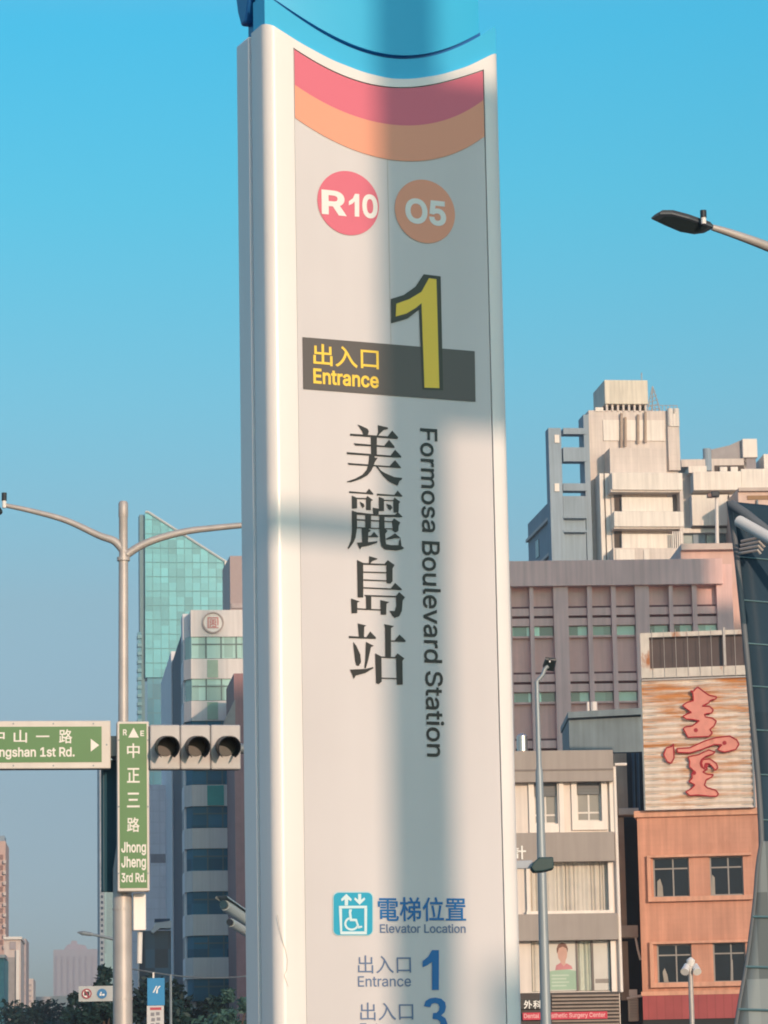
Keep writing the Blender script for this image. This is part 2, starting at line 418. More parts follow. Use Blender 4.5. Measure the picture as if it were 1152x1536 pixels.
rear = columns([uL] + span(uL + .01, uR - .01, 30) + [uR], lambda u: 0.0, top_f, lambda u: FD + GD, FD + GD + BD).build('shell', WHITE, pyl, smooth=True, bevel=.008)
# blue cap
capT = 5.35
columns(span(uL + .006, uR - .006, 40), lambda u: top_f(u) - .03, sea_f, lambda u: .016, FD - .004).build('cap_band', BLUECAP, pyl, smooth=True)
columns(span(uL + .02, uR - .055, 40), lambda u: sea_f(u) - .002, lambda u: sea_f(u) + .012, lambda u: .03, FD - .01).build('cap_seam', NAVYCAP, pyl)
cR = P.uz(724, 30)[0]
cb = MB()
us = span(uL + .012, cR, 48)
def bulge(u): k = (u - us[0]) / (us[-1] - us[0]); return .030 - .018 * (4 * k * (1 - k)) ** .8
columns(us, lambda u: sea_f(u) + .012, lambda u: capT, bulge, FD - .006).build('cap', BLUECAP, pyl, smooth=True)
# rear half of the cap: a neck and a rounded pod above it
zt = top_f(uL)
columns(span(uL + .03, uR - .03, 30), lambda u: top_f(u) - .02, lambda u: top_f(u) + .10, lambda u: FD + GD + .012, FD + GD + BD - .035).build('cap_neck', NAVYCAP, pyl)
def prof(k0):  # rounded-bottom pod profile in y,z
    y0, y1, z0, z1 = FD + GD - .004, FD + GD + BD + .012, zt + .055, capT
    q = [(y0 + .004, z1), (y0 + .004, z0 + .10), (y0 + .022, z0 + .05), (y0 + .045, z0), (y1 - .045, z0), (y1 - .015, z0 + .055), (y1, z0 + .11), (y1, z1)]
    return q
mb = MB(); q = prof(0); n = len(q)
for x in (uL + .004, uR - .004): mb.v += [(x, a, b) for a, b in q]
mb.f += [tuple(range(n)), tuple(n + i for i in reversed(range(n)))] + [(i, (i + 1) % n, n + (i + 1) % n, n + i) for i in range(n)]
mb.build('cap_pod', NAVYCAP, pyl, bevel=.01)
columns(span(uL + .025, uR - .03, 12), lambda u: top_f(u) - .02, lambda u: capT - .01, lambda u: FD - .002, FD + GD + .002).build('cap_joint', SEAM, pyl)
# printed bands of the panel
WP = -.0015   # marks sit 2.5 mm proud of the panel face
def strip(fa, fb, m, name, w):
    mb = MB(); us = span(pL + .001, pR - .001, 40); b = 0
    for u in us: mb.v += [(u, -w, fa(u)), (u, -w, fb(u))]
    mb.f += [(2 * i, 2 * i + 2, 2 * i + 3, 2 * i + 1) for i in range(40)]
    return mb.build(name, m, pyl)
strip(red_f, lambda u: pan_f(u) - .001, REDF, 'red_band', WP)
strip(org_f, red_f, ORGF, 'orange_band', WP)
def mark(name, m, parent=pyl): return lambda mb: mb.build(name, m, parent)
us0 = P.uz(583, 300)[0]
MB().box(us0 - .0011, us0 + .0011, .0030, .0036, P.uz(583, 560)[1], pan_f(us0) - .16).build('panel_seam', M('faint_seam', (.52, .51, .495), .5), pyl)
for (cx, cy, m, nm, t, tr) in ((522.5, 304.5, REDF, 'red_roundel', 'R10', (482, 284, 566, 327)), (637.5, 317, ORGF, 'orange_roundel', 'O5', (608, 299, 669, 337))):
    u, z = P.uz(cx, cy, WP); n = 48
    d = MB().sheet([(u + .1045 * cos(2 * pi * k / n), z + .1035 * sin(2 * pi * k / n)) for k in range(n)], -WP).build(nm, m, pyl)
    if t == 'O5': text_part(P, t, tr, WP + .001, WHTF, d, off=.03)
    else:
        text_part(P, 'R', (482.5, 286, 520, 322.5), WP + .001, WHTF, d, off=.03); text_part(P, '0', (543.5, 291.5, 566.5, 327.5), WP + .001, WHTF, d, off=.03)
        mb = MB(); px_poly(mb, P, [(484, 205), (499, 194), (507, 177), (523, 178), (523, 263), (506, 262), (506, 206), (497, 214), (484, 220)], 330, 220, 2.504, WP + .001); mb.build('lettering', WHTF, d)
mb = MB(); px_poly(mb, P, [(310, 715), (957, 768), (960, 958), (313, 910)], 330, 220, 2.504, WP); band = mb.build('entrance_band', BANDF, pyl)
text_part(P, '出入口', (470, 519, 568, 551), WP + .001, YELF, band, off=.012)
text_part(P, 'Entrance', (470, 556, 568, 579), WP + .001, YELF, band, off=.022)
mb = MB(); px_poly(mb, P, [(642, 572), (690, 557), (735, 525), (765, 479), (829, 487), (838, 915), (760, 912), (748, 612), (705, 645), (643, 663)], 330, 220, 2.504, WP + .001)
num = mb.build('numeral_outline', M('dark_olive_film', (.05, .05, .04), .35), pyl)
mb = MB(); px_poly(mb, P, [(662, 590), (712, 572), (757, 545), (785, 494), (813, 498), (824, 907), (768, 905), (757, 588), (735, 606), (700, 627), (660, 638)], 330, 220, 2.504, WP + .002)
mb.build('numeral', YELF, num)
# the four station-name characters, stroke by stroke, in a serif hand
HAN = [
 (630, [[(275,70),(330,90),(430,135),(455,175),(435,245),(370,245),(350,180)],
  [(595,80),(680,100),(750,115),(755,140),(690,155),(640,200),(585,260),(575,255),(600,190)],
  [(160,213),(750,255),(820,165),(915,270),(905,297),(740,285),(160,245)],
  [(215,363),(695,403),(770,310),(855,412),(858,437),(700,425),(240,398)],
  [(105,503),(795,558),(865,465),(962,570),(962,590),(790,582),(110,535)],
  [(120,673),(778,722),(865,630),(955,738),(958,757),(780,742),(140,702)],
  [(485,262),(580,262),(580,552),(490,552)],
  [(460,548),(545,550),(545,590),(592,594),(548,660),(525,730),(490,800),(430,870),(330,925),(180,975),(110,977),(110,965),(240,920),(350,860),(420,780),(445,700),(455,620)],
  [(560,720),(600,735),(640,790),(700,830),(850,895),(978,910),(970,935),(935,960),(905,1028),(860,1010),(760,955),(680,880),(620,800)]]),
 (730, [[(145,70),(410,92),(455,30),(522,105),(520,125),(405,113),(145,98)],
  [(580,108),(855,128),(905,60),(982,145),(970,157),(855,147),(580,137)],
  [(185,140),(265,173),(410,178),(430,143),(518,212),(487,226),(485,368),(410,365),(410,198),(268,194),(270,338),(190,347)],
  [(310,233),(375,270),(385,310),(355,337),(330,290)],
  [(610,158),(690,188),(692,204),(835,210),(858,170),(948,238),(925,265),(920,402),(843,402),(838,226),(692,222),(692,382),(613,382)],
  [(728,268),(800,290),(827,330),(790,372),(755,340)],
  [(513,328),(612,345),(607,432),(523,432)],
  [(187,373),(265,400),(500,428),(610,438),(868,440),(905,398),(982,467),(975,478),(700,473),(610,460),(265,438),(270,640),(245,800),(210,880),(140,975),(118,970),(175,840),(190,700)],
  [(398,432),(490,437),(487,645),(398,640)],
  [(700,465),(618,455),(618,650),(702,660)],
  [(268,508),(610,528),(838,545),(838,560),(610,547),(268,528)],
  [(823,532),(850,498),(948,562),(922,612),(917,692),(880,717),(830,692)],
  [(268,634),(610,648),(832,654),(832,670),(610,664),(268,650)],
  [(343,648),(440,658),(487,690),(445,722),(442,872),(592,855),(582,882),(460,922),(340,947),(315,987),(268,878),(350,873)],
  [(443,775),(490,765),(535,708),(607,792),(450,792)],
  [(618,648),(702,654),(747,695),(712,740),(717,850),(727,903),(800,918),(918,918),(930,850),(950,808),(967,930),(1007,962),(987,982),(880,1002),(700,982),(650,932),(635,860)],
  [(718,820),(800,775),(865,733),(957,807),(870,807),(740,832)]]),
 (830, [[(458,43),(587,80),(587,92),(510,122),(470,162),(455,162)],
  [(268,103),(365,150),(700,165),(750,105),(858,182),(827,237),(827,440),(790,477),(733,467),(728,188),(365,177),(367,692),(278,692)],
  [(368,284),(732,294),(732,313),(368,303)], [(368,406),(740,424),(740,441),(368,427)],
  [(368,530),(800,549),(865,463),(972,562),(970,577),(790,569),(368,550)],
  [(380,652),(880,668),(930,608),(1022,690),(987,737),(972,902),(932,987),(860,1012),(825,982),(778,903),(860,905),(885,820),(882,690),(400,674)],
  [(173,708),(312,755),(272,772),(272,937),(183,942)], [(408,668),(492,674),(492,872),(413,872)],
  [(633,733),(777,765),(732,792),(727,962),(643,962)], [(268,861),(640,879),(640,897),(268,881)]]),
 (930, [[(278,53),(417,85),(382,107),(377,272),(298,272)],
  [(140,250),(415,268),(475,178),(567,275),(562,297),(140,284)],
  [(208,343),(255,400),(320,540),(332,660),(300,717),(258,712),(238,640),(213,420)],
  [(408,343),(532,405),(487,427),(442,640),(407,757),(383,757),(398,600)],
  [(158,778),(400,768),(522,738),(527,757),(400,832),(250,872),(215,927),(190,852)],
  [(693,63),(852,95),(802,127),(802,320),(860,320),(935,228),(1032,320),(1030,342),(802,337),(802,582),(713,577),(708,120)],
  [(553,523),(650,572),(860,582),(905,523),(1012,602),(982,642),(987,1012),(893,1017),(883,602),(652,592),(657,967),(610,1007),(568,992)],
  [(655,904),(890,911),(890,929),(655,921)]])]
for oy, strokes in HAN:
    mb = MB()
    for i, s_ in enumerate(strokes): px_poly(mb, P, s_, 510, oy, 10.473, WP + .00005 * i)
    mb.build('station_name_character', BLKF, pyl)
for t, r in (('Formosa', (631.5, 643, 657.5, 798)), ('Boulevard', (634.5, 812, 661.5, 994)), ('Station', (639, 1007, 666, 1135))): text_part(P, t, r, WP, BLKF, pyl, 'english_name', off=.010, turned=True)
# lift symbol
def pbx(x, y): return P.uz(490 + x / 14.4, 1330 + y / 14.4, WP)
def rrect(x0, y0, x1, y1, r):
    o = []
    for cx, cy, a0 in ((x1 - r, y0 + r, -90), (x1 - r, y1 - r, 0), (x0 + r, y1 - r, 90), (x0 + r, y0 + r, 180)):
        for k in range(7): a = R_(a0 + 15 * k); o.append((cx + r * cos(a), cy + r * sin(a)))
    return o
mb = MB(); px_poly(mb, P, rrect(130, 105, 1010, 1062, 130), 490, 1330, 14.4, WP); ic = mb.build('lift_symbol', M('pale_cyan_film', (.45, .66, .70), .4), pyl)
mb = MB(); px_poly(mb, P, rrect(150, 128, 990, 1045, 115), 490, 1330, 14.4, WP + .0006); mb.build('lift_field', CYANF, ic)
mb = MB(); lw = WP + .0014
def bar(pts): px_poly(mb, P, pts, 490, 1330, 14.4, lw)
bar([(425, 155), (540, 270), (525, 315), (465, 275), (460, 405), (390, 405), (390, 275), (325, 315), (310, 270)])
bar([(680, 155), (745, 155), (745, 285), (815, 230), (832, 275), (712, 392), (595, 275), (612, 230), (680, 285)])
bar([(265, 415), (870, 410), (875, 465), (265, 470)]); bar([(265, 472), (330, 472), (335, 965), (290, 965)]); bar([(815, 467), (875, 467), (870, 965), (815, 965)]); bar([(290, 967), (870, 967), (865, 1030), (300, 1030)])
bar([(485, 490), (548, 490), (530, 560), (545, 690), (650, 695), (700, 850), (765, 845), (770, 880), (680, 905), (620, 745), (500, 745), (478, 560)])
arc = [(540 + 160 * cos(R_(a)), 800 + 150 * sin(R_(a))) for a in range(20, 250, 12)]
inn = [(540 + 115 * cos(R_(a)), 800 + 105 * sin(R_(a))) for a in range(248, 18, -12)]
bar(arc + inn)
mb.build('lift_pictogram', M('icy_film', (.62, .80, .84), .4), ic)
mb = MB(); put_text(mb, P, '電梯位置', (567, 1345.5, 699, 1382), WP, off=.012); mb.build('lift_lettering', BLUF, pyl)
mb = MB(); put_text(mb, P, 'Elevator Location', (570, 1386, 698.5, 1399.5), WP, off=.012); mb.build('lift_lettering', GREYF, pyl)
for dy, dx in ((0, 0), (70.5, 3.5)):
    text_part(P, '出入口', (537 + dx, 1433 + dy, 616.5 + dx, 1460 + dy), WP, GREYF, pyl, 'exit_lettering'); text_part(P, 'Entrance', (537 + dx, 1464 + dy, 616.5 + dx, 1480 + dy), WP, GREYF, pyl, 'exit_lettering', off=.006)
mb = MB(); px_poly(mb, P, [(668, 505), (700, 480), (722, 442), (762, 442), (762, 672), (722, 672), (722, 510), (695, 530), (668, 542)], 460, 1310, 3.84, WP); mb.build('exit_numeral', BLUF, pyl)
mb = MB(); px_poly(mb, P, [(675,765),(685,735),(710,720),(740,715),(775,722),(798,742),(803,770),(795,800),(775,818),(800,835),(812,868),(808,905),(785,935),(745,948),(705,942),(680,920),(670,890),(708,882),(718,905),(742,912),(765,903),(774,880),(770,855),(752,842),(725,838),(728,805),(748,803),(762,790),(765,768),(757,752),(738,747),(720,753),(712,772)], 460, 1310, 3.84, WP); mb.build('exit_numeral', BLUF, pyl)
# hairline crack in the paint of the left stile
cr = [(416, 1372), (419, 1392), (423, 1410), (428, 1425), (431, 1440), (430, 1455), (426, 1463), (432, 1480)]
mb = MB()
for a, b in zip(cr, cr[1:]):
    pa, pb = P.uz(*a), P.uz(*b); mb.quad((pa[0] - .0007, -.0008, pa[1]), (pa[0] + .0007, -.0008, pa[1]), (pb[0] + .0007, -.0008, pb[1]), (pb[0] - .0007, -.0008, pb[1]))
mb.build('paint_crack', M('crack', (.42, .38, .33), .8), pyl)

# ------------------------------------------------------------------ roadside pole behind the camera that shades the pylon
def on_panel(px, py):
    u, z = P.uz(px, py); p = P.O + P.e * u; return Vector((p.x, p.y, z))
T1 = 9.0 / cos(SUN_EL)
c0 = on_panel(630, 1000) + SUN * T1
pole = empty('roadside_pole', (c0.x, c0.y, 0), 'grey roadside pole with a sign box and side arm, standing behind the viewer', 'pole')
rl, rr = on_panel(581, 1100), on_panel(680, 1100)
hw = (rr - rl).dot(Vector((cos(SUN_AZ), sin(SUN_AZ), 0))) / 2
MB().tube([(c0.x, c0.y, 0), (c0.x, c0.y, 9.5)], hw, 20).build('shaft', GALV, pole, smooth=True, world=True)
za = (on_panel(490, 793) + SUN * T1).z
pa = Vector((cos(SUN_AZ), sin(SUN_AZ), 0))
MB().tube([(c0.x, c0.y, za), (c0.x - pa.x * 1.6, c0.y - pa.y * 1.6, za + .05)], .05, 14).build('side_arm', GALV, pole, world=True)
z0 = (on_panel(700, 622) + SUN * T1).z; z1 = (on_panel(700, 128) + SUN * T1).z
x0 = (on_panel(581, 400) + SUN * T1 - c0).dot(pa)
sb = empty('sign_box', (c0.x, c0.y, z0), 'plain grey box sign fixed to the roadside pole', 'sign'); sb.rotation_euler = (0, 0, SUN_AZ)
MB().box(x0, 1.1, -.25, .1, 0, z1 - z0).build('casing', GALV, sb, bevel=.01)
T2 = 15 / cos(SUN_EL); c2 = on_panel(770, 1490) + SUN * T2  # unseen box added so its shade falls low on the pylon's right
x2 = (on_panel(700, 1500) + SUN * T2); zt2 = (on_panel(760, 1455) + SUN * T2).z
kb = empty('shade_blocker', (c2.x + .6, c2.y, 0), 'grey steel cabinet on a post, added behind the viewer to shade the pylon', 'blocker'); kb.rotation_euler = (0, 0, SUN_AZ)
MB().box(-.62 - (c2 - x2).length * .2, 1.2, -.3, .3, 1.2, zt2).build('casing', GALV, kb, bevel=.02)
MB().box(.2, .4, -.1, .1, 0, 1.2).build('post', GALV, kb)  # post of the added shade blocker
# unseen towers added beyond the right of the frame to shade the far side
def tower(name, x0, x1, y0, y1, h, label, m):
    o = empty(name, ((x0 + x1) / 2, y0, 0), label, 'building')
    MB().box(x0, x1, y0, y1, 0, h).build('wall', m, o, world=True)  # body of the added shading tower
    for k in range(2, int(h / 3.4)):
        if k % 2: MB().box(x0 - .05, x1 + .05, y0 - .06, y0 + .2, k * 3.4, k * 3.4 + 1.4).build('shading_tower_window_row', glass('shading_tower_glass', (.03, .05, .06)), o, world=True)
    return o

# ------------------------------------------------------------------ traffic pole with the two lamp arms (left)
YT = 42.0
def A(px, py, dy=0.0): return at(px, py, YT + dy)
b0 = A(184, 1500); tp = empty('street_lamp', (b0.x, b0.y, 0), 'tall twin-arm street lamp pole carrying the green road signs and traffic light', 'street lamp', 'street lamps')
zs = [A(190, y).z for y in (1338, 1130, 838, 776, 752)]
MB().tube([(b0.x, b0.y, 0), (b0.x, b0.y, zs[0] + .3), (b0.x + .015, b0.y, zs[0] + .75), (b0.x + .03, b0.y, zs[2])], [.135, .125, .072, .064], 24).build('pole', GALV, tp, smooth=True, world=True)
MB().tube([(b0.x + .03, b0.y, zs[2]), (b0.x + .03, b0.y, zs[3]), (b0.x + .03, b0.y, zs[3] + .01), (b0.x + .03, b0.y, zs[4] - .03), (b0.x + .03, b0.y, zs[4])], [.06, .06, .066, .066, .05], 20).build('pole_tip', GALV, tp, smooth=True, world=True)
MB().tube([(b0.x + .03, b0.y, zs[2] - .03), (b0.x + .03, b0.y, zs[2] + .02)], .088, 20).build('collar', GALV, tp, world=True)
def smooth_path(pts, n=6):
    pts = [Vector(p) for p in pts]; o = []
    for i in range(len(pts) - 1):
        p0, p1, p2, p3 = pts[max(i - 1, 0)], pts[i], pts[i + 1], pts[min(i + 2, len(pts) - 1)]
        for k in range(n):
            t = k / n; o.append(.5 * ((2 * p1) + (p2 - p0) * t + (2 * p0 - 5 * p1 + 4 * p2 - p3) * t * t + (3 * p1 - p0 - 3 * p2 + p3) * t ** 3))
    return o + [pts[-1]]
def lerp_r(n, a, b): return [a + (b - a) * k / (n - 1) for k in range(n)]
def led_head(parent, outline, ox, oy, sc, Yf, thick, sensor):
    """flat paddle-shaped LED head lying tilted in depth, seen from below; outline gives its plan"""
    lo = [at(ox + x / sc, oy + y / sc, Yf(y)) for x, y in outline]; n = len(lo)
    cen = sum(lo, Vector()) / n
    up = [cen + (p - cen) * .9 + Vector((0, -.02, thick)) for p in lo]
    mid = [p + Vector((0, 0, thick * .35)) for p in lo]
    mb = MB(); mb.v = [tuple(p) for p in lo + mid + up]
    mb.f = [tuple(range(n)), tuple(2 * n + i for i in reversed(range(n)))]
    for a in (0, n):
        for i in range(n): j = (i + 1) % n; mb.f.append((a + i, a + j, a + n + j, a + n + i))
    h = mb.build('lamp_head', DARKP_H, parent, world=True)
    ins = [cen + (p - cen) * .8 + Vector((0, 0, -.004)) for p in lo]
    m2 = MB(); m2.v = [tuple(p) for p in ins]; m2.f = [tuple(range(n))]
    o = m2.build('led_lens', LENS, None); o.data.transform(Matrix.Translation(-parent.location)); o.parent = h
    (sx, sy), sr, sz = sensor
    p = at(ox + sx / sc, oy + sy / sc, Yf(sy)) + Vector((0, 0, 0))
    o = MB().tube([p, p + Vector((0, 0, sz))], sr, 14).build('light_sensor', DARKP, None); o.data.transform(Matrix.Translation(-parent.location)); o.parent = h
    o = MB().tube([p - Vector((0, 0, sz * .9)), p + Vector((0, 0, .004))], sr * .8, 14).build('sensor_socket', WHITE, None); o.data.transform(Matrix.Translation(-parent.location)); o.parent = h
    return h
DARKP_H = M('lamp_casing', (.05, .065, .085), .4, var=.08)
arm = smooth_path([A(188, 830), A(172, 812), (A(148, 803)), A(100, 781), A(50, 767), A(8, 758)])
MB().tube(arm, lerp_r(len(arm), .06, .03), 14).build('arm', GALV, tp, smooth=True, world=True)
arm = smooth_path([A(190, 832), A(212, 818), A(240, 807), A(280, 797), A(320, 792), A(375, 787), A(430, 784)])
MB().tube(arm, lerp_r(len(arm), .056, .036), 14).build('arm', GALV, tp, smooth=True, world=True)
PAD = [(155, 220), (230, 177), (330, 177), (480, 217), (685, 290), (672, 305), (605, 340), (520, 351), (400, 330), (270, 275)]
led_head(tp, [(x * .9 - 640, y * .9 + 20) for x, y in PAD], 8, 720, 5.7, lambda y: YT + (y - 240) / 5.7 / 112, .08, ((-10, 178), .035, .11))
MB().pbox(Fr(205, 1400, YT + .05, 8), (200, 1340, 219, 1396), 0, .16).build('terminal_box', WHITE, tp, bevel=.01)
bx = tp.children[-1]; f_ = Fr(205, 1400, YT - .05, 8); bx.location = f_.O - tp.location; bx.rotation_euler = (0, 0, f_.yaw)
mb = MB().tube([A(210, 1398, .1), A(209, 1445, .1)], .035, 10); mb.build('conduit', WHITE, tp, world=True)
for y in (1365, 1500):
    z_ = A(190, y).z; MB().tube([(b0.x, b0.y, z_), (b0.x, b0.y, z_ + .03)], .133, 20).build('steel_band', GALV, tp, world=True)
# signal beam
sp_ = empty('signal_beam', A(230, 1120, .25) * 1, 'horizontal grey steel beam holding the traffic light and road sign', 'beam')
MB().tube([A(-60, 1118, .32), A(190, 1121, .32), A(460, 1124, .32)], .07, 14).build('tube', GALVD, sp_, smooth=True, world=True)
MB().box(b0.x - .16, b0.x + .16, b0.y - .12, b0.y + .5, A(190, 1135).z, A(190, 1105).z).build('bracket', GALVD, sp_, world=True)
# road-name signs
SGRN = M('sign_green', (.04, .175, .045), .42, var=.06, scale=2, spec=.4); SWHT = M('sign_white', (.72, .70, .66), .45, var=.05); SFRM = M('sign_frame', (.62, .58, .54), .45, var=.06, streak=.1)
F1 = Fr(100, 1118, YT - .35, 8)
s1 = F1.thing('street_name_sign', 'wide green street sign with white arrow, running off the left edge of the photo', 'street sign', 'green street name signs')
u1 = F1.rect(0, 1081, 166, 1153)
L0 = u1[0] - .72
MB().box(L0, u1[1], 0, .22, u1[2], u1[3]).build('frame', SFRM, s1, bevel=.012)
g1 = F1.rect(0, 1090, 152.5, 1143.5); MB().box(L0 + .1, g1[1], -.008, -.002, g1[2], g1[3]).build('face', SGRN, s1)
mb = MB()
for t, cx in (('中', -3), ('山', 30.5), ('一', 64), ('路', 98.5)):
    h_ = 2.2 if t == '一' else (19 if t != '路' else 21); text_part(F1, t, (cx - 10, 1104.5 - h_ / 2, cx + 10, 1104.5 + h_ / 2), .0095, SWHT, s1, off=.012)
text_part(F1, 'Zhongshan 1st Rd.', (-31, 1121, 112, 1139), .0095, SWHT, s1, off=.02)
px_poly(mb, F1, [(424, 150), (463, 180), (424, 210)], 0, 1060, 3.114, .0095)
mb.build('arrow', SWHT, s1)
F2 = Fr(200, 1210, YT - .36, 8)
s2 = F2.thing('street_name_sign', 'tall narrow green street sign with stacked white lettering on the lamp pole', 'street sign', 'green street name signs')
MB().pbox(F2, (176, 1082, 224, 1337), 0, .24).build('frame', SFRM, s2, bevel=.012)
MB().pbox(F2, (179.5, 1085.5, 220.5, 1332), .008, .006).build('face', SGRN, s2)
mb = MB(); W2 = .0095
for t, cy in (('中', 1126), ('正', 1163), ('三', 1200), ('路', 1237)): text_part(F2, t, (190.5, cy - 11, 209.5, cy + 11), W2, SWHT, s2, off=.012)
for t, r in (('Jhong', (182, 1263, 219, 1283)), ('Jheng', (182, 1284.5, 219, 1305.5)), ('3rd Rd.', (182, 1309.5, 219, 1323.5)), ('R', (184.5, 1094, 190.5, 1103)), ('E', (210.5, 1096, 216, 1104))): text_part(F2, t, r, W2, SWHT, s2, off=.02)
px_poly(mb, F2, [(583, 315), (735, 600), (430, 600)], 170, 1075, 19.2, W2)
mb.build('arrow', SWHT, s2)
F3 = Fr(165, 1250, YT + .1, 40)
s3 = F3.thing('street_name_sign', 'back of a dark street sign turned away behind the tall narrow one', 'street sign', 'green street name signs')
MB().pbox(F3, (155, 1140, 181, 1338), 0, .06).build('panel', M('sign_back', (.02, .075, .11), .5, var=.1), s3, bevel=.01)
for fr_, o_, pts in ((F1, s1, ((20, 1085.5), (80, 1085.5), (140, 1085.5), (20, 1148.5), (80, 1148.5), (140, 1148.5), (160, 1117))), (F2, s2, ((178, 1110), (178, 1210), (178, 1310), (222, 1110), (222, 1210), (222, 1310)))):
    for x, y in pts: u, z = fr_.uz(x, y); MB().disc(u, z, .012, -.006, .0, 10).build('rivet', GALVD, o_)
# traffic light
F4 = Fr(290, 1120, YT - .3, 11)
tl = F4.thing('traffic_light', 'grey horizontal traffic light with three hooded lenses, left of the white pylon', 'traffic light')
THOUS = M('signal_casing', (.45, .44, .44), .5, var=.06, scale=3, streak=.06)
for x0, x1 in ((225, 270.2), (270.8, 315.7), (316.3, 361)):
    MB().pbox(F4, (x0, 1087, x1, 1154), 0, .2).build('housing', THOUS, tl, bevel=.02)
lens_c = (M('lens_a', (.016, .009, .008), .4, spec=.25, var=.3, scale=9), M('lens_b', (.016, .011, .007), .4, spec=.25, var=.3, scale=9), M('lens_c', (.006, .013, .012), .4, spec=.25, var=.3, scale=9))
for k, cx in enumerate((248, 293.5, 339)):
    u, z = F4.uz(cx, 1120); r = .128
    l_ = MB(); 
    for j in range(4): pass
    l_.disc(u, z, r, -.02, .0).build('lens', lens_c[k], tl)
    ln = tl.children[-1]
    v = MB(); n = 28; b = 0
    for i in range(n + 1):
        a = R_(-55 + 290 * i / n)
        dpt = .42 - .16 * (0.5 - .5 * sin(a))
        for rr_, y in ((r + .004, 0), (r + .012, -dpt), (r + .024, -dpt), (r + .018, 0)): v.v.append((u + rr_ * cos(a), y, z + rr_ * sin(a) - (.05 if y else 0)))
    for i in range(n):
        a, c = 4 * i, 4 * i + 4
        for q in range(4): q2 = (q + 1) % 4; v.f.append((a + q, c + q, c + q2, a + q2))
    v.f += [(0, 1, 2, 3), (4 * n + 3, 4 * n + 2, 4 * n + 1, 4 * n)]
    v.build('hood', DARKP, ln)

# ------------------------------------------------------------------ right LED lamp on its arm
YL = 35.0
def B(px, py, dy=0.0): return at(px, py, YL + dy)
pr = at(1290, 1500, YL + 1.2); rl_ = empty('street_lamp', (pr.x, pr.y, 0), 'single dark LED street lamp on a pale arm against the sky, upper right', 'street lamp', 'street lamps')
tz = B(1290, 450).z
MB().tube([(pr.x, pr.y, 0), (pr.x, pr.y, tz), (pr.x, pr.y, tz + .5)], [.13, .09, .08], 20).build('pole', GALV, rl_, smooth=True, world=True)
arm = smooth_path([B(1068, 341, .25), B(1100, 351, .35), B(1152, 370, .55), B(1210, 395, .8), Vector((pr.x, pr.y, tz - .3))])
MB().tube(arm, lerp_r(len(arm), .036, .08), 16).build('arm', GALV, rl_, smooth=True, world=True)
led_head(rl_, PAD, 950, 290, 5.703, lambda y: YL + (y - 260) / 5.7 / 134 * 1.1, .055, ((600, 208), .037, .085))
# mid lamp
YM = 60.0
def D(px, py, dy=0.0): return at(px, py, YM + dy)
m0 = D(818, 1500); ml = empty('street_lamp', (m0.x, m0.y, 0), 'thin blue-grey street lamp pole in front of the white shop house', 'street lamp', 'street lamps')
BGP = M('blue_grey_paint', (.30, .35, .38), .45, var=.06, metal=.2)
zz = [D(815, y).z for y in (1300, 1158, 1150, 1022)]
MB().tube([(m0.x, m0.y, 0), (m0.x, m0.y, zz[0]), (m0.x, m0.y, zz[1]), (m0.x, m0.y, zz[2]), (m0.x, m0.y, zz[3])], [.115, .085, .07, .05, .04], 18).build('pole', BGP, ml, smooth=True, world=True)
MB().tube(smooth_path([Vector((m0.x, m0.y, zz[3])), D(814, 1012), D(817, 1004), D(822, 999)]), .038, 12).build('arm', BGP, ml, smooth=True, world=True)
led_head(ml, [(0, 60), (22, 0), (118, 10), (98, 105), (10, 95)], 814, 989, 5.7, lambda y: YM + (y - 60) / 5.7 / 78, .05, ((60, 10), .02, .04))
# small lamp whose pole stands behind the pylon
YS = 52.0
def E_(px, py, dy=0.0): return at(px, py, YS + dy)
e0 = E_(760, 1500); sl = empty('street_lamp', (e0.x, e0.y, 0), 'short-armed lamp with boxy dark green head beside the pylon edge', 'street lamp', 'street lamps')
MB().tube([(e0.x, e0.y, 0), (e0.x, e0.y, E_(760, 1280).z)], .09, 16).build('pole', GALVD, sl, smooth=True, world=True)
pz = E_(790, 1297)
MB().box(e0.x, E_(799, 1297).x, e0.y - .05, e0.y + .05, E_(790, 1303).z, E_(790, 1291).z).build('arm', M('pale_blue_steel', (.45, .50, .56), .5), sl, world=True, bevel=.01)
hd = [(795, 1302), (800, 1294), (808, 1287), (829, 1286.5), (830, 1304), (815, 1308), (800, 1309)]
q = [E_(*p) for p in hd]; mb = MB(); n = len(q)
mb.v = [tuple(p + Vector((0, -.22, 0))) for p in q] + [tuple(p + Vector((0, .22, 0))) for p in q]
mb.f = [tuple(range(n)), tuple(n + i for i in reversed(range(n)))] + [(i, (i + 1) % n, n + (i + 1) % n, n + i) for i in range(n)]
mb.build('lamp_head', M('dark_green_casing', (.015, .055, .06), .4), sl, world=True, bevel=.02)
# small twin spot post in front of the orange house
YO = 95.0
o0 = at(1037, 1500, YO); gp = empty('lamp_post', (o0.x, o0.y, 0), 'small grey lamp post with a cap and two little heads before the orange house', 'lamp post')
MB().tube([(o0.x, o0.y, 0), (o0.x, o0.y, at(1036, 1447, YO).z)], .075, 12).build('pole', GALV, gp, smooth=True, world=True)
MB().tube([at(1036, 1450, YO), at(1036, 1444, YO), at(1036, 1440, YO), at(1036, 1436, YO)], [.06, .13, .13, .03], 14).build('cap', WHITE, gp, smooth=True, world=True)
for x in (1030, 1043):
    MB().tube([at(1036, 1454, YO), at(x, 1450, YO), at(x - (3 if x < 1036 else -3), 1458, YO - .2)], [.04, .11, .13], 12).build('lamp_head', WHITE, gp, smooth=True, world=True)
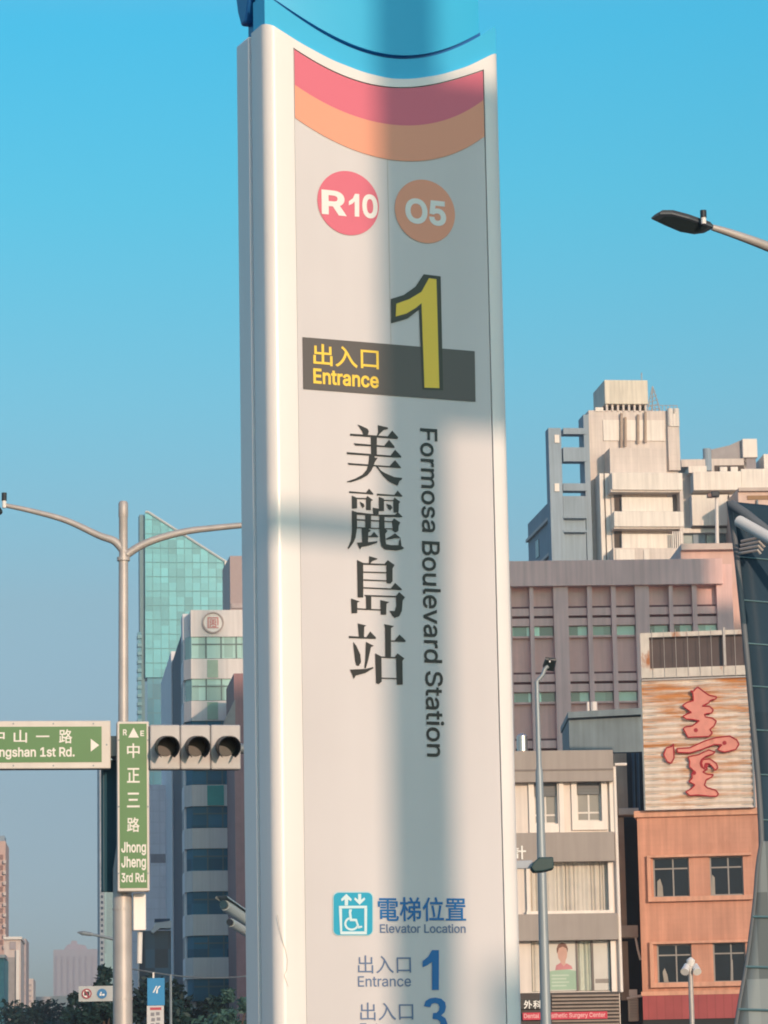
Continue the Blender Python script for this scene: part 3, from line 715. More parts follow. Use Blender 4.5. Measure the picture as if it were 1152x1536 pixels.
# CCTV cameras behind the pylon's left edge
YC = 13.0
def C_(px, py, dy=0.0): return at(px, py, YC + dy)
cm_ = M('camera_white', (.36, .44, .45), .35, var=.05)
for k, (a, b, r, lab) in enumerate((((337, 1358), (372, 1382), .024, 'upper surveillance camera with pale housing peeking out left of the pylon'), ((346, 1384), (374, 1401), .019, 'lower surveillance camera with dark lens peeking out left of the pylon'))):
    p0, p1 = C_(*a), C_(*b, .35); c_ = empty('surveillance_camera', p1, lab, 'camera', 'surveillance cameras by the pylon')
    MB().tube([p0 + Vector((0, -.0, 0)), p0 * .85 + p1 * .15, p1], [r * .9, r, r], 16).build('housing', cm_, c_, smooth=True, world=True)
    d_ = (p0 - p1).normalized()
    MB().tube([p0 + d_ * .001, p0 + d_ * .02], r * .72, 16).build('lens', LENS if k == 0 else DARKP, c_, world=True)
    if k == 0:
        s_ = d_.cross(Vector((0, 0, 1))).normalized()
        mb = MB(); u_ = s_.cross(d_)
        if u_.z < 0: u_ = -u_
        for q in (p0 + d_ * .05, p1):
            for sgn, hh in ((-1, .9), (-.8, 1.25), (.8, 1.25), (1, .9)): mb.v.append(tuple(q + s_ * sgn * r * 1.15 + u_ * r * hh))
        mb.f = [(i, i + 1, i + 5, i + 4) for i in range(3)]
        mb.build('sun_shield', cm_, c_, world=True)
    MB().tube([p1 - d_ * .05, p1 + Vector((.12, .05, -.02))], .015, 10).build('bracket', GALV, c_, world=True)
cpost = C_(395, 1500, .4); cp = empty('camera_post', (cpost.x, cpost.y, 0), 'slim grey post behind the pylon holding the surveillance cameras', 'post')
MB().tube([(cpost.x, cpost.y, 0), (cpost.x, cpost.y, C_(395, 1350).z)], .05, 14).build('shaft', GALV, cp, smooth=True, world=True)

# ------------------------------------------------------------------ right side: orange house with the rusty billboard
GD1 = glass('dark_window', (.014, .022, .032), .12, spec=.3, lo=.6, hi=1.6); FRM = M('window_frame_grey', (.30, .29, .28), .5)
ORW = M('orange_tile', (.63, .32, .225), .62, var=.14, scale=.6, streak=.22, tile=(.42, .21, .03), dirt=((.44, .21, .14), .8, .58, .3))
OFT = M('orange_trim', (.68, .37, .26), .6, var=.1, streak=.2)
F = Fr(1040, 1400, 133, -8); oh = F.thing('orange_house', 'narrow orange shop house with grey windows and a red ground band at right', 'building')
U = lambda x, y=1400, w=0: F.uz(x, y, w)[0]; Z = lambda y, x=1050, w=0: F.uz(x, y, w)[1]
uo0, uo1 = U(961), U(1230); ztop = Z(1224)
H = [F.rect(980, 1286, 1034, 1346), F.rect(1065, 1284, 1115, 1343), F.rect(986, 1416, 1038, 1475), F.rect(1070, 1413, 1119, 1473)]
mb = MB(); wall_holes(mb, uo0, uo1, 0, ztop, H, .22, 0, 11); mb.build('wall', ORW, oh)
for r in H: window(oh, r, .16, GD1, FRM, (.55,), (.72,), .06)
for (a, b_, c, d) in ((971, 1281, 1128, 1351), (975, 1411, 1130, 1480)):
    u0, u1, z0, z1 = F.rect(a, b_, c, d, .22); t = .20
    mb = MB(); mb.box(u0, u1, -.22, -.002, z1 - t * .5, z1).box(u0, u1, -.24, -.002, z0, z0 + t); mb.box(u0, u0 + t * .8, -.215, -.003, z0 + t, z1 - t * .5)
    mb.build('window_surround', OFT, oh, bevel=.01)
for pts in ([(986, 1345), (995, 1345), (994, 1330), (990, 1318), (986, 1322)], [(996, 1473), (1003, 1473), (1001, 1462), (997, 1452), (994, 1458)], [(1036, 1290), (1036.5, 1290), (1036.5, 1289), (1036, 1289)], [(1096, 1472), (1100, 1472), (1099, 1440), (1096, 1436)], [(1068, 1342), (1073, 1342), (1072, 1316), (1068, 1312)]):
    if pts[0][0] == 1036: continue
    MB().sheet([F.uz(x, y, -.15) for x, y in pts], .152).build('curtain', M('pale_curtain', (.34, .33, .30), .8), oh)
mb = MB().box(uo0 - .12, uo1, -.16, 11.1, ztop, Z(1214)); mb.build('parapet', OFT, oh, bevel=.02)
MB().box(uo0, uo1, -.12, -.002, Z(1528), Z(1492)).build('red_band', M('red_ribbed_metal', (.36, .075, .08), .5, var=.1, tile=(.35, 9, .12)), oh)
MB().box(uo0 - .05, uo1, -.14, -.003, Z(1492), Z(1486)).build('sill', OFT, oh)
mb = MB(); mb.box(uo0 - .02, uo1, -.05, -.002, 0, Z(1528)); mb.build('shop_front', M('shop_dark', (.02, .02, .022), .4), oh)
# rusty billboard
RUST2 = M('flaking_white_metal', (.66, .62, .56), .7, var=.12, scale=2, dirt=((.42, .16, .06), 1.6, .56, .5), streak=.15)
bb = F.thing('rusty_billboard', 'rusty corrugated billboard with a red character on top of the orange house', 'billboard')
WB = .5
zb0, zb1 = Z(1213, 1050, WB), Z(1017, 1040, WB)
ub0, ub1 = F.uz(965, 1110, WB)[0], F.uz(1127, 1110, WB)[0]
RUST = M('rusty_white_metal', (.74, .66, .58), .7, var=.12, scale=2, dirt=((.56, .25, .09), 1.3, .515, 3.2, (zb0, zb1, -.04, .10), .30), streak=.08)
mb = MB(); nz = 20; prof_ = []
for k in range(nz):
    z = zb0 + (zb1 - zb0) * k / nz; p_ = (zb1 - zb0) / nz
    prof_ += [(-WB + .058 - .058 * cos(2 * pi * q / 8), z + p_ * q / 8) for q in range(8)]
prof_.append((-WB, zb1))
us = span(ub0, ub1, 12)
for u in us: mb.v += [(u, y + .012 * sin(u * 3.1), z) for y, z in prof_]
n = len(prof_)
for i in range(len(us) - 1):
    for j in range(n - 1): mb.f.append((i * n + j, (i + 1) * n + j, (i + 1) * n + j + 1, i * n + j + 1))
mb.build('corrugated_sheet', RUST, bb, smooth=True)
mb = MB(); mb.box(ub0 + .05, ub1 - .05, -WB + .12, -WB + .3, zb0 + .02, zb1 - .02); mb.box(ub0 - .06, ub0 - .004, -WB - .02, -WB + .3, zb0, zb1); mb.box(ub1 + .004, ub1 + .07, -WB - .02, -WB + .3, zb0, zb1)
mb.build('frame', GALVD, bb)
CH = [[(510,80),(640,175),(730,195),(722,218),(660,235),(640,262),(565,300),(650,303),(692,345),(672,382),(590,392),(600,425),(682,440),(727,475),(700,530),(652,570),(682,612),(640,652),(400,662),(345,560),(370,540),(450,530),(530,470),(450,455),(380,450),(340,420),(380,395),(440,375),(380,330),(335,295),(390,258),(462,238),(455,150),(428,125),(462,130)],
      [(232,735),(240,900),(205,962),(160,942),(118,860),(150,780),(212,768)],
      [(270,790),(420,780),(600,700),(720,665),(880,645),(962,690),(988,740),(952,800),(820,832),(762,815),(740,800),(790,747),(700,745),(560,800),(420,840),(280,835)],
      [(400,885),(520,860),(640,805),(712,830),(690,852),(605,880),(556,915),(540,960),(552,1000),(610,1035),(572,1060),(620,1085),(692,1090),(672,1120),(610,1150),(590,1210),(620,1240),(720,1270),(752,1310),(732,1340),(650,1340),(520,1325),(420,1332),(373,1290),(440,1250),(480,1210),(408,1170),(450,1130),(440,1080),(480,1060),(415,1000),(418,940)],
      [(575,915),(650,908),(725,960),(745,1010),(712,1042),(690,1010),(650,965),(600,962),(590,1000),(625,1020),(612,1040),(568,1005),(555,955)]]
CHR = M('character_red', (.70, .28, .225), .55, var=.12, scale=3, dirt=((.50, .22, .16), 1.4, .6))
CHO = M('character_outline', (.38, .018, .03), .5, var=.1)
for poly in CH:
    pts = [F.uz(980 + x / 7.68, 1020 + y / 7.68, WB + .1) for x, y in poly]
    c_ = MB().prism(pts, -WB - .12, -WB - .02).build('character_stroke', CHR, bb)
    loop = [(p[0], -WB - .125, p[1]) for p in pts]; mb = MB()
    for a, b_ in zip(loop, loop[1:] + loop[:1]): mb.tube([a, b_], .03, 6)
    mb.build('outline', CHO, c_)
mb = MB()
for x, y in ((490, 578), (820, 725), (470, 1070), (610, 985)): uu, z_ = F.uz(980 + x / 7.68, 1020 + y / 7.68, WB + .12); mb.disc(uu, z_, .09, -WB - .135, -WB - .121, 12)
mb.build('paint_spot', CHO, bb)
# lattice-framed rooftop box above the billboard
pb = F.thing('rooftop_box', 'white rusty framed rooftop box with dark opening above the red character billboard', 'rooftop box')
H1 = F.rect(974, 953, 1140, 1000, .45)
mb = MB(); r_ = F.rect(961, 946, 1160, 1014, .45)
wall_holes(mb, r_[0], r_[1], r_[2], r_[3], [H1], .35, -.45, 3); mb.build('wall', RUST2, pb)
MB().box(H1[0], H1[1], -.18, -.1, H1[2], H1[3]).build('dark_panel', M('brown_ribbed', (.10, .075, .075), .6, var=.25, scale=1, tile=(.5, 9, .12)), pb)
mb = MB()
for k in range(11):
    u = r_[0] + .5 + (r_[1] - r_[0] - .6) * k / 10; mb.tube([(u, -.48, r_[2] - .05), (u, -.48, r_[3] + .12)], .011, 6)
mb.box(r_[0], r_[1], -.56, -.46, r_[2] - .12, r_[2] - .06); mb.box(H1[0] + 3.15, H1[0] + 3.25, -.52, -.47, H1[2], H1[3] + .3)
mb.build('lattice', GALV, pb)
MB().box(H1[0], H1[0] + .62, -.17, -.15, H1[2] + .02, H1[3] - .04).build('blue_pane', glass('blue_pane', (.05, .10, .13), .2), pb)
# alley between the houses
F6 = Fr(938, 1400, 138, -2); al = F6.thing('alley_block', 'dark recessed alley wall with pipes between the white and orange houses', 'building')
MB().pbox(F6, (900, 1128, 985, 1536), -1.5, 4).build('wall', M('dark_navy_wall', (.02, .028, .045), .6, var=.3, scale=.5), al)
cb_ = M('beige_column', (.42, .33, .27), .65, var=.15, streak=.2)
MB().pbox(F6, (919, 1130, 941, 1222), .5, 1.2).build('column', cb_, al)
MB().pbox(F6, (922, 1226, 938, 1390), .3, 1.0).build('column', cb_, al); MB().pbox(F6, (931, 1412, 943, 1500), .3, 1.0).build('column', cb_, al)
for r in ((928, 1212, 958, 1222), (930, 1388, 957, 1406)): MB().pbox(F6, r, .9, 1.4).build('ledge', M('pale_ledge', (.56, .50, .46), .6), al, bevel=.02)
mb = MB()
for x, y0, y1 in ((949, 1130, 1214), (956, 1130, 1216)): a = F6.uz(x, y0); b_ = F6.uz(x + 2, y1); mb.tube([(a[0], -.2, a[1]), (b_[0], -.2, b_[1])], .06, 8)
mb.build('drain_pipe', M('navy_pipe', (.03, .07, .13), .4), al)
p_ = [F6.uz(x, y, .8) for x, y in ((953, 1404), (957, 1425), (961, 1440))]
MB().tube([(a, -.8, b) for a, b in p_], .05, 8).build('drain_pipe', WHITE, al)
ac = F6.thing('air_conditioner', 'white air-conditioner unit on a bracket in the alley, at bottom', 'air conditioner')
MB().pbox(F6, (944, 1484, 956, 1494), 1.3, .6).build('bracket_box', WHITE, ac, bevel=.03); MB().pbox(F6, (943, 1497, 958, 1532), 1.3, .7).build('casing', M('old_white_casing', (.55, .52, .47), .5, var=.12), ac, bevel=.05)
mb = MB()
for k in range(7): r = F6.rect(945, 1500 + 4 * k, 956, 1501.5 + 4 * k, 1.31); mb.box(r[0], r[1], -1.34, -1.302, r[2], r[3])
mb.build('grille', GALV, ac)
MB().tube([(F6.uz(940, 1498, 1.3)[0], -1.4, F6.uz(940, 1498, 1.3)[1]), (F6.uz(965, 1493, 1.3)[0], -1.4, F6.uz(965, 1493, 1.3)[1])], .06, 8).build('pipe', WHITE, ac)

# ------------------------------------------------------------------ white shop house
F = Fr(850, 1400, 127, 3); wh = F.thing('white_shop_house', 'white shop house with grey bands, curtains and a face poster, right of the pylon', 'building')
WW = M('white_render', (.74, .66, .60), .6, var=.05, scale=1, streak=.12); GB = M('taupe_band', (.34, .30, .275), .6, var=.05, scale=1, streak=.08)
U = lambda x, y=1400, w=0: F.uz(x, y, w)[0]; Z = lambda y, x=850, w=0: F.uz(x, y, w)[1]
ue0, ue1 = U(700), U(927)
HW = [F.rect(801, 1174, 836, 1236), F.rect(865, 1171, 902, 1232)]
HC = F.rect(795, 1292, 913, 1367); HP = F.rect(797, 1411, 917, 1487)
mb = MB(); wall_holes(mb, ue0, ue1, 0, Z(1126), HW + [HC, HP], .25, 0, 12); mb.build('wall', WW, wh)
for r in HW:
    window(wh, r, .2, glass('upper_window', (.20, .19, .18), .15, lo=.7, hi=1.3), M('white_frame', (.70, .66, .62), .5), (.5,), (.22, .72), .07)
    t = .22
    mb = MB().box(r[0] - t, r[0] - .002, -.12, -.002, r[2] - t * 1.6, r[3] + .02).box(r[1] + .002, r[1] + t, -.12, -.002, r[2] - t * 1.6, r[3] + .02).box(r[0] - .002, r[1] + .002, -.125, -.002, r[2] - t * 1.6, r[2] - .002)
    mb.build('window_surround', M('white_trim', (.80, .74, .68), .5, var=.04, streak=.06), wh)
    MB().box(r[0] + .06, r[1] - .06, .1, .15, r[3] - .55, r[3] - .02).build('blind', M('grey_blind', (.17, .18, .19), .6, tile=(9, .12, .15)), wh)
# band boxes
for (y0, y1, x1, w_) in ((1126, 1173, 920, .5), (1249, 1293, 922, .5), (1371, 1411, 927, .5)):
    r = F.rect(700, y0, x1, y1, w_); MB().box(r[0], r[1], -w_, -.003, r[2], r[3]).build('band', GB, wh, bevel=.015)
r = F.rect(700, 1154, 920, 1156.5, .5); MB().box(r[0], r[1], -.53, -.502, r[2], r[3]).build('band_groove', M('taupe_dark', (.2, .17, .16), .6), wh)
tr = M('white_trim', (.80, .74, .68), .5)
for (x0, y0, x1, y1) in ((915, 1173, 922, 1249), (913, 1293, 919, 1371), (917, 1411, 923, 1488), (790, 1293, 795, 1371), (839, 1173, 846, 1249)):
    r = F.rect(x0, y0, x1, y1, .2); MB().box(r[0], r[1], -.2, -.003, r[2] - .01, r[3] + .01).build('pilaster', tr, wh)
r = F.rect(790, 1366, 919, 1371, .3); MB().box(r[0], r[1], -.3, -.004, r[2], r[3]).build('sill', tr, wh)
# curtains: pleated sheets behind the big window
CUR = M('curtain_cloth', (.60, .56, .50), .9, var=.08, scale=2)
def curtain(r, y, amp, pleat, m, name='curtain'):
    mb = MB(); n = int((r[1] - r[0]) / pleat * 8); 
    for i in range(n + 1):
        u = r[0] + (r[1] - r[0]) * i / n; yy = y + amp * sin(2 * pi * i / 8 + .9 * sin(i * .37)) * (.6 + .4 * sin(i * .11))
        mb.v += [(u, yy, r[2]), (u + .02 * sin(i * .3), yy * .96 + .01, r[3])]
    mb.f = [(2 * i, 2 * i + 2, 2 * i + 3, 2 * i + 1) for i in range(n)]; return mb.build(name, m, wh, smooth=True, fix=False)
curtain(HC, .17, .055, .17, CUR)
MB().box(HC[0], HC[1], .24, .26, HC[2], HC[3]).build('window_pane', GD1, wh)
MB().box(HP[0], HP[1], .24, .26, HP[2], HP[3]).build('window_pane', glass('display_glass', (.36, .36, .33), .2, lo=.8, hi=1.1), wh)
def seg(x0, x1): return (U(x0, 1450), U(x1, 1450), HP[2] + .03, HP[3] - .03)
curtain(seg(799, 822), .18, .05, .2, CUR); curtain(seg(866, 888), .17, .06, .2, M('green_curtain', (.55, .58, .50), .9))
PSW = M('poster_white', (.62, .60, .56), .6, var=.05); PSG = M('poster_green', (.33, .48, .36), .6, var=.05)
po = seg(824, 865); ps = MB().box(po[0], po[1], .1, .12, po[2], po[3]).build('poster', PSW, wh)
pw, ph = po[1] - po[0], po[3] - po[2]
def pp(pts): return [(po[0] + x * pw, po[2] + y * ph) for x, y in pts]
MB().sheet(pp([(.02, .02), (.98, .02), (.98, .40), (.6, .44), (.3, .42), (.02, .40)]), .097).build('green_area', PSG, ps)
MB().sheet(pp([(.40, .52), (.62, .50), (.60, .60), (.66, .68), (.68, .78), (.64, .88), (.55, .93), (.43, .93), (.35, .87), (.32, .77), (.34, .67), (.42, .60)]), .096).build('portrait', M('poster_skin', (.60, .36, .30), .6), ps)
MB().sheet(pp([(.30, .76), (.29, .86), (.36, .95), (.50, .98), (.64, .95), (.71, .86), (.69, .78), (.65, .86), (.52, .90), (.38, .87), (.34, .80)]), .095).build('portrait_hair', M('poster_hair', (.20, .10, .08), .6), ps)
MB().sheet(pp([(.22, .42), (.86, .44), (.82, .50), (.64, .56), (.54, .50), (.42, .57), (.26, .52)]), .0945).build('portrait_collar', M('poster_pink', (.55, .22, .24), .6), ps)
mb = MB()
for k in range(4): a = pp([(.08, .30 - .07 * k), (.72 - .1 * (k % 2), .33 - .07 * k)]); mb.box(a[0][0], a[1][0], .0935, .0955, a[0][1], a[1][1])
mb.build('pale_line', M('poster_pale_green', (.50, .60, .50), .6), ps)
mb = MB()
for x in (823, 866, 889): u = U(x, 1450); mb.box(u - .035, u + .035, .05, .2, HP[2], HP[3])
mb.build('mullion', M('taupe_dark', (.2, .17, .16), .6), wh)
p2 = seg(891, 915); ps2 = MB().box(p2[0], p2[1], .1, .12, p2[2], p2[3]).build('poster', PSW, wh)
MB().box(p2[0] + .05, p2[1] - .05, .094, .098, p2[2] + .28, p2[2] + .45).build('poster_strip', M('poster_taupe', (.30, .27, .25), .6), ps2)
# drain pipe
mb = MB(); r0 = F.uz(921, 1150, .2); r1 = F.uz(931, 1488, .2); mb.tube([(r0[0], -.2, r0[1]), (r0[0] + .02, -.2, r1[1])], .075, 10); mb.tube([(r0[0] + .02, -.25, F.uz(921, 1147, .2)[1]), (F.uz(940, 1147, .2)[0], -.1, F.uz(940, 1146, .2)[1])], .06, 8); mb.build('drain_pipe', tr, wh, smooth=True)
# lettering glimpsed at the pylon edge, louvred fascia with the clinic sign
mb = MB(); put_text(mb, F, '計', (768, 1268, 789, 1289), .56, off=.02); mb.build('wall_lettering', WHTF, wh)
fs = F.thing('shop_sign', 'dark louvred fascia with red strip sign reading Surgery Center at the bottom', 'sign')
r = F.rect(700, 1489, 931, 1600, .7); MB().box(r[0], r[1], -.55, -.01, r[2], r[3]).build('backing', M('fascia_dark', (.05, .04, .04), .6), fs)
mb = MB()
for k in range(12): q = F.rect(828, 1492 + 5.4 * k, 929, 1494.6 + 5.4 * k, .7); mb.box(q[0], q[1], -.68, -.552, q[2], q[3])
mb.build('louvre', M('louvre_taupe', (.30, .24, .20), .6, var=.15), fs)
q = F.rect(784, 1518, 911, 1529, .72); st = MB().box(q[0], q[1], -.74, -.69, q[2], q[3]).build('red_strip', M('sign_red', (.55, .02, .06), .5), fs)
mb = MB(); put_text(mb, F, 'Dental & Aesthetic Surgery Center', (786, 1519.5, 908, 1528), .742, off=.01); mb.build('lettering', M('sign_pink', (.75, .45, .45), .5), st)
q = F.rect(700, 1499, 812, 1514, .72); MB().box(q[0], q[1], -.73, -.56, q[2], q[3]).build('plate', M('fascia_black', (.02, .02, .022), .5), fs)
mb = MB()
for t, x in (('外', 792), ('科', 806)): put_text(mb, F, t, (x - 6.5, 1500.5, x + 6.5, 1513), .735, off=.02)
mb.build('lettering', WHTF, fs)

# ------------------------------------------------------------------ mauve office building
F = Fr(940, 1400, 174, 2); mv = F.thing('office_building', 'mauve tiled office building with deep fins and strips of small green windows', 'building')
MV = M('mauve_tile', (.80, .50, .46), .6, var=.06, scale=.6, streak=.10, tile=(.3, .15, .03)); MVF = M('mauve_fin', (.80, .53, .49), .6, var=.08, scale=.5, streak=.16)
MVD = M('mauve_painted_shadow', (.16, .07, .075), .7)
GG = glass('green_window', (.20, .34, .28), .15, cell=(.72, 50), lo=.12, hi=2.9)  # brightest random panes carry window glints in their colour
U = lambda x, y=1000, w=0: F.uz(x, y, w)[0]; Z = lambda y, x=940, w=0: F.uz(x, y, w)[1]
um0, um1 = U(700), U(1103)
bays = [(700, 731), (737, 765), (770, 797), (803, 833), (855, 884), (891, 920), (927, 956), (977, 1007), (1013, 1042), (1049, 1079)]
rows = (937, 1036, 1135, 1234, 1333); pitch = Z(937) - Z(1036)
RD_ = .55
holes = []
for a, b_ in bays: holes.append((U(a, 1000), U(b_, 1000), Z(1500), Z(878)))
mb = MB(); wall_holes(mb, um0, um1, 0, Z(870), holes, RD_, 0, 18); mb.build('wall', MVF, mv)
r = F.rect(700, 840, 1084, 878, .25); MB().box(r[0], r[1], -.25, 17, r[2], r[3]).build('parapet', MVF, mv, bevel=.02)
r = F.rect(1084, 878, 1100, 840); MB().box(r[0], um1 + .02, .02, 12, Z(880), Z(846, 1090)).build('end_wall', MVF, mv)
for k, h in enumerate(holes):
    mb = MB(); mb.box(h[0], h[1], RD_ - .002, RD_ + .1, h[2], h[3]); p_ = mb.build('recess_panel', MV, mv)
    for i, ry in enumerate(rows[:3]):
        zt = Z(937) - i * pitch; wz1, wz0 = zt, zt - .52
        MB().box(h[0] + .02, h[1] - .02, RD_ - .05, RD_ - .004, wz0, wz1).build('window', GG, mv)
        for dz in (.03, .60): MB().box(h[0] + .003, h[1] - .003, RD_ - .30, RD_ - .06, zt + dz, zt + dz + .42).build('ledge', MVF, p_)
        MB().box(h[0] + .003, h[1] - .003, RD_ - .055, RD_ - .004, zt + .03, zt + 1.16).build('shade_panel', MVD, p_)  # dark backing puts the shadow between the ledges into its colour
        MB().box(h[0] + .003, h[1] - .003, RD_ - .25, RD_ - .055, wz0 - .12, wz0 - .01).build('sill', MVF, p_)
tw_ = F.thing('stair_tower', 'plain pink stair tower wall catching the sun beside the mauve office building', 'building')
mb = MB(); r = F.rect(1025, 822, 1112, 1060, -3); mb.box(r[0], r[1], 3, 9, 0, r[3]); mb.build('wall', M('pink_render', (.66, .44, .38), .6, var=.05, streak=.1), tw_)
r = F.rect(1022, 815, 1106, 824, -2.6); MB().box(r[0], r[1], 2.6, 9.2, r[2], r[3]).build('coping', M('beige_coping', (.55, .46, .41), .6), tw_)
# blue-grey metal shed in front of it
F = Fr(910, 1400, 150, 0); bs = F.thing('metal_shed', 'blue-grey metal rooftop shed between the mauve building and the white shop house', 'shed')
BLG = M('blue_grey_sheet', (.17, .23, .26), .55, var=.15, scale=.8, streak=.2, metal=.1)
r = F.rect(854, 1076, 985, 1140); MB().box(r[0], r[1], 0, 6, 0, r[3]).build('wall', BLG, bs)
q = [F.uz(852, 1077, .4), F.uz(990, 1070, .4), F.uz(990, 1060, .4), F.uz(852, 1068, .4)]; MB().prism(q, -.4, 6.4).build('roof', BLG, bs)
mb = MB()
for x in (884, 893): a = F.uz(x, 1072, .3); mb.tube([(a[0], .5, a[1] - .2), (a[0], .5, F.uz(x, 1050, .3)[1])], .07 if x < 890 else .16, 10)
mb.build('vent_pipe', tr, bs)
wt = F.thing('water_tank', 'small shiny steel water tank beside the pylon edge above the white shop house', 'water tank')
a = F.uz(785, 1124); mb = MB().tube([(a[0], 1, 0), (a[0], 1, a[1] - .1)], .06, 8); mb.build('stand', GALVD, wt)
mb = MB(); zt = F.uz(785, 1097)[1]; mb.tube([(a[0], 1, a[1] - .1), (a[0], 1, zt - .12), (a[0], 1, zt)], [.27, .27, .1], 18); mb.build('tank', M('bright_steel', (.7, .66, .62), .25, metal=.8), wt, smooth=True)

# ------------------------------------------------------------------ white apartment towers behind
F = Fr(960, 1400, 276, 7); ap = F.thing('apartment_tower', 'white stepped apartment tower with rooftop box and open concrete frame on its left side', 'building')
AW = M('cream_tile_wall', (.70, .62, .565), .6, var=.05, scale=.5, streak=.14, tile=(.6, .6, .03)); AW2 = M('cream_white_wall', (.84, .78, .71), .6, var=.07, scale=.5, streak=.16)
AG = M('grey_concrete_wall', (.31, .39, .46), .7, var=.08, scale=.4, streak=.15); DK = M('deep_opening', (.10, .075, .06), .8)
def blk(name, r, wv, d, m, par=None, bevel=0.0, to_ground=False):
    a, b_, c, e_ = F.rect(*r, wv); return MB().box(a, b_, -wv, -wv + d, 0 if to_ground else c, e_).build(name, m, par or ap, bevel=bevel)
blk('wall', (887, 616, 1019, 900), 0, 3.6, AW, to_ground=True)
blk('rooftop_box', (907, 570, 972, 606), .3, 5.5, M('streaky_white', (.80, .74, .62), .6, var=.05, streak=.25, scale=1), bevel=.05)
for k in range(8): blk('stilt', (909 + 8.3 * k, 606, 912 + 8.3 * k, 617), .1, .3, AW)
blk('stilt_room', (910, 606, 968, 617), -.8, 3, DK)
blk('roof_kerb', (893, 611, 905, 617), .1, 6, AW2)
mb = MB()
blk('facade_panel', (905, 630, 997, 661), .12, .1, AW2)
for k, (x, y0, y1) in enumerate(((932, 620, 672), (938, 626, 670), (957, 622, 665), (968, 618, 664))):
    a = F.uz(x, y0, .3); b_ = F.uz(x, y1, .3); MB().tube([(a[0], -.3, a[1]), (b_[0], -.3, b_[1])], .13, 8).build('drain_pipe', M('tan_pipe', (.45, .34, .26), .5), ap)
blk('side_shaft', (1003, 640, 1020, 705), .5, 5, AW)
for k in range(3): a = F.uz(1006 + 4.6 * k, 640, .4); MB().tube([(a[0], -.4, a[1]), (a[0], -.4, F.uz(1006, 613, .4)[1] - .5 * (k % 2))], .26, 12).build('vent_stack', AW2, ap, smooth=True)
# rooftop aerial
mb = MB(); a = F.uz(988, 616); t = F.uz(989, 571)[1]
for dx, dy in ((-.5, 0), (.5, 0), (0, .8)): mb.tube([(a[0] + dx * 1.4, 2 + dy, a[1]), (a[0], 2.3, t)], .05, 5)
for k in range(1, 6): z_ = a[1] + (t - a[1]) * k / 7; q = 1.4 * (1 - k / 7) * .5; mb.tube([(a[0] - q, 2, z_), (a[0] + q, 2, z_ + .3)], .035, 4)
mb.build('aerial_mast', GALV, ap)
mb = MB(); a = F.uz(966, 570); mb.tube([(a[0], 1, a[1]), (a[0], 1, a[1] + .9)], .05, 5); mb.build('aerial', GALV, ap)
# railing on the roof
mb = MB(); r = F.rect(972, 608, 1016, 617, .05)
for k in range(9): u = r[0] + (r[1] - r[0]) * k / 8; mb.tube([(u, 0, r[2]), (u, 0, r[3])], .035, 5)
mb.tube([(r[0], 0, r[3]), (r[1], 0, r[3])], .035, 5); mb.build('railing', GALV, ap)
# front block with balconies
blk('block', (918, 672, 1002, 900), 2.6, 2.55, AW, to_ground=True)
for r in ((918, 709, 1024, 735), (921, 767, 1026, 790)): blk('balcony', r, 4.2, 4.1, AW2, bevel=.05)
blk('balcony_slab', (916, 734, 1022, 738), 4.0, 3.9, AW); blk('balcony_slab', (921, 789, 1024, 793), 4.0, 3.9, AW)
for (y0, y1) in ((738, 767), (793, 822)):
    blk('opening', (922, y0, 933, y1), 2.7, .2, DK); blk('wall_panel', (933, y0 + 8, 1009, y1), 3.2, .6, AW2)
    blk('opening', (1009, y0 + 4, 1020, y1), 2.7, .2, M('grey_opening', (.25, .22, .2), .8)); blk('pier', (1020, y0 - 3, 1025, y1), 4.1, 1.4, AW)
mb = MB()
for k in range(5): r = F.rect(1009 + 3.1 * k, 797, 1010.6 + 3.1 * k, 822, 4.15); mb.box(r[0], r[1], -4.15, -4.05, r[2], r[3])
mb.build('railing', tr, ap)
for x0, x1 in ((902, 908), (910, 918)): blk('pilaster', (x0, 710, x1, 900), 2.4, 2.3, AW2)
blk('low_parapet', (921, 822, 1026, 900), 4.4, 2.0, AW)
blk('white_panel', (924, 824, 952, 842), 4.5, .09, AW2); blk('white_panel', (966, 824, 974, 842), 4.5, .09, AW2)
# open concrete frame on the left
blk('frame_column', (826, 642, 845, 900), 1.2, 1.6, AG, to_ground=True); blk('frame_column', (879, 622, 887, 900), .8, 2.4, AG, to_ground=True)
for r in ((845, 642, 880, 651), (845, 671, 880, 692), (845, 725, 880, 736), (845, 744, 880, 774)): blk('frame_beam', r, .9, 1.2, AG)
blk('frame_panel', (845, 774, 880, 900), .7, 1, AG, to_ground=True)
for y in (774, 795): blk('frame_ledge', (845, y, 880, y + 3), 1.3, 1.8, AG)
for y in (652, 725): blk('white_lamp', (832, y, 839, y + 12), 1.3, .09, tr)
# side wing whose long wall runs back to the left
yb, _ = F.depth(F.uz(828, 760)[0], 792, 800)
yb = min(max(yb, 12), 40); uw = F.uz(828, 760)[0]; zt = F.uz(828, 748)[1]
mb = MB().box(uw, uw + 1.1, 1.0, yb, 0, zt); mb.build('wing', AG, ap)
mb = MB()
for k in range(4): z_ = zt - 1.5 - 3.2 * k; mb.box(uw - .25, uw - .003, 1.0, yb, z_ - .25, z_)
mb.build('string_course', AW, ap)
for k in range(3): z_ = zt - 4 - 3.2 * k; MB().box(uw - .06, uw - .004, yb * .55, yb * .68, z_, z_ + 1.6).build('window', GD1, ap)
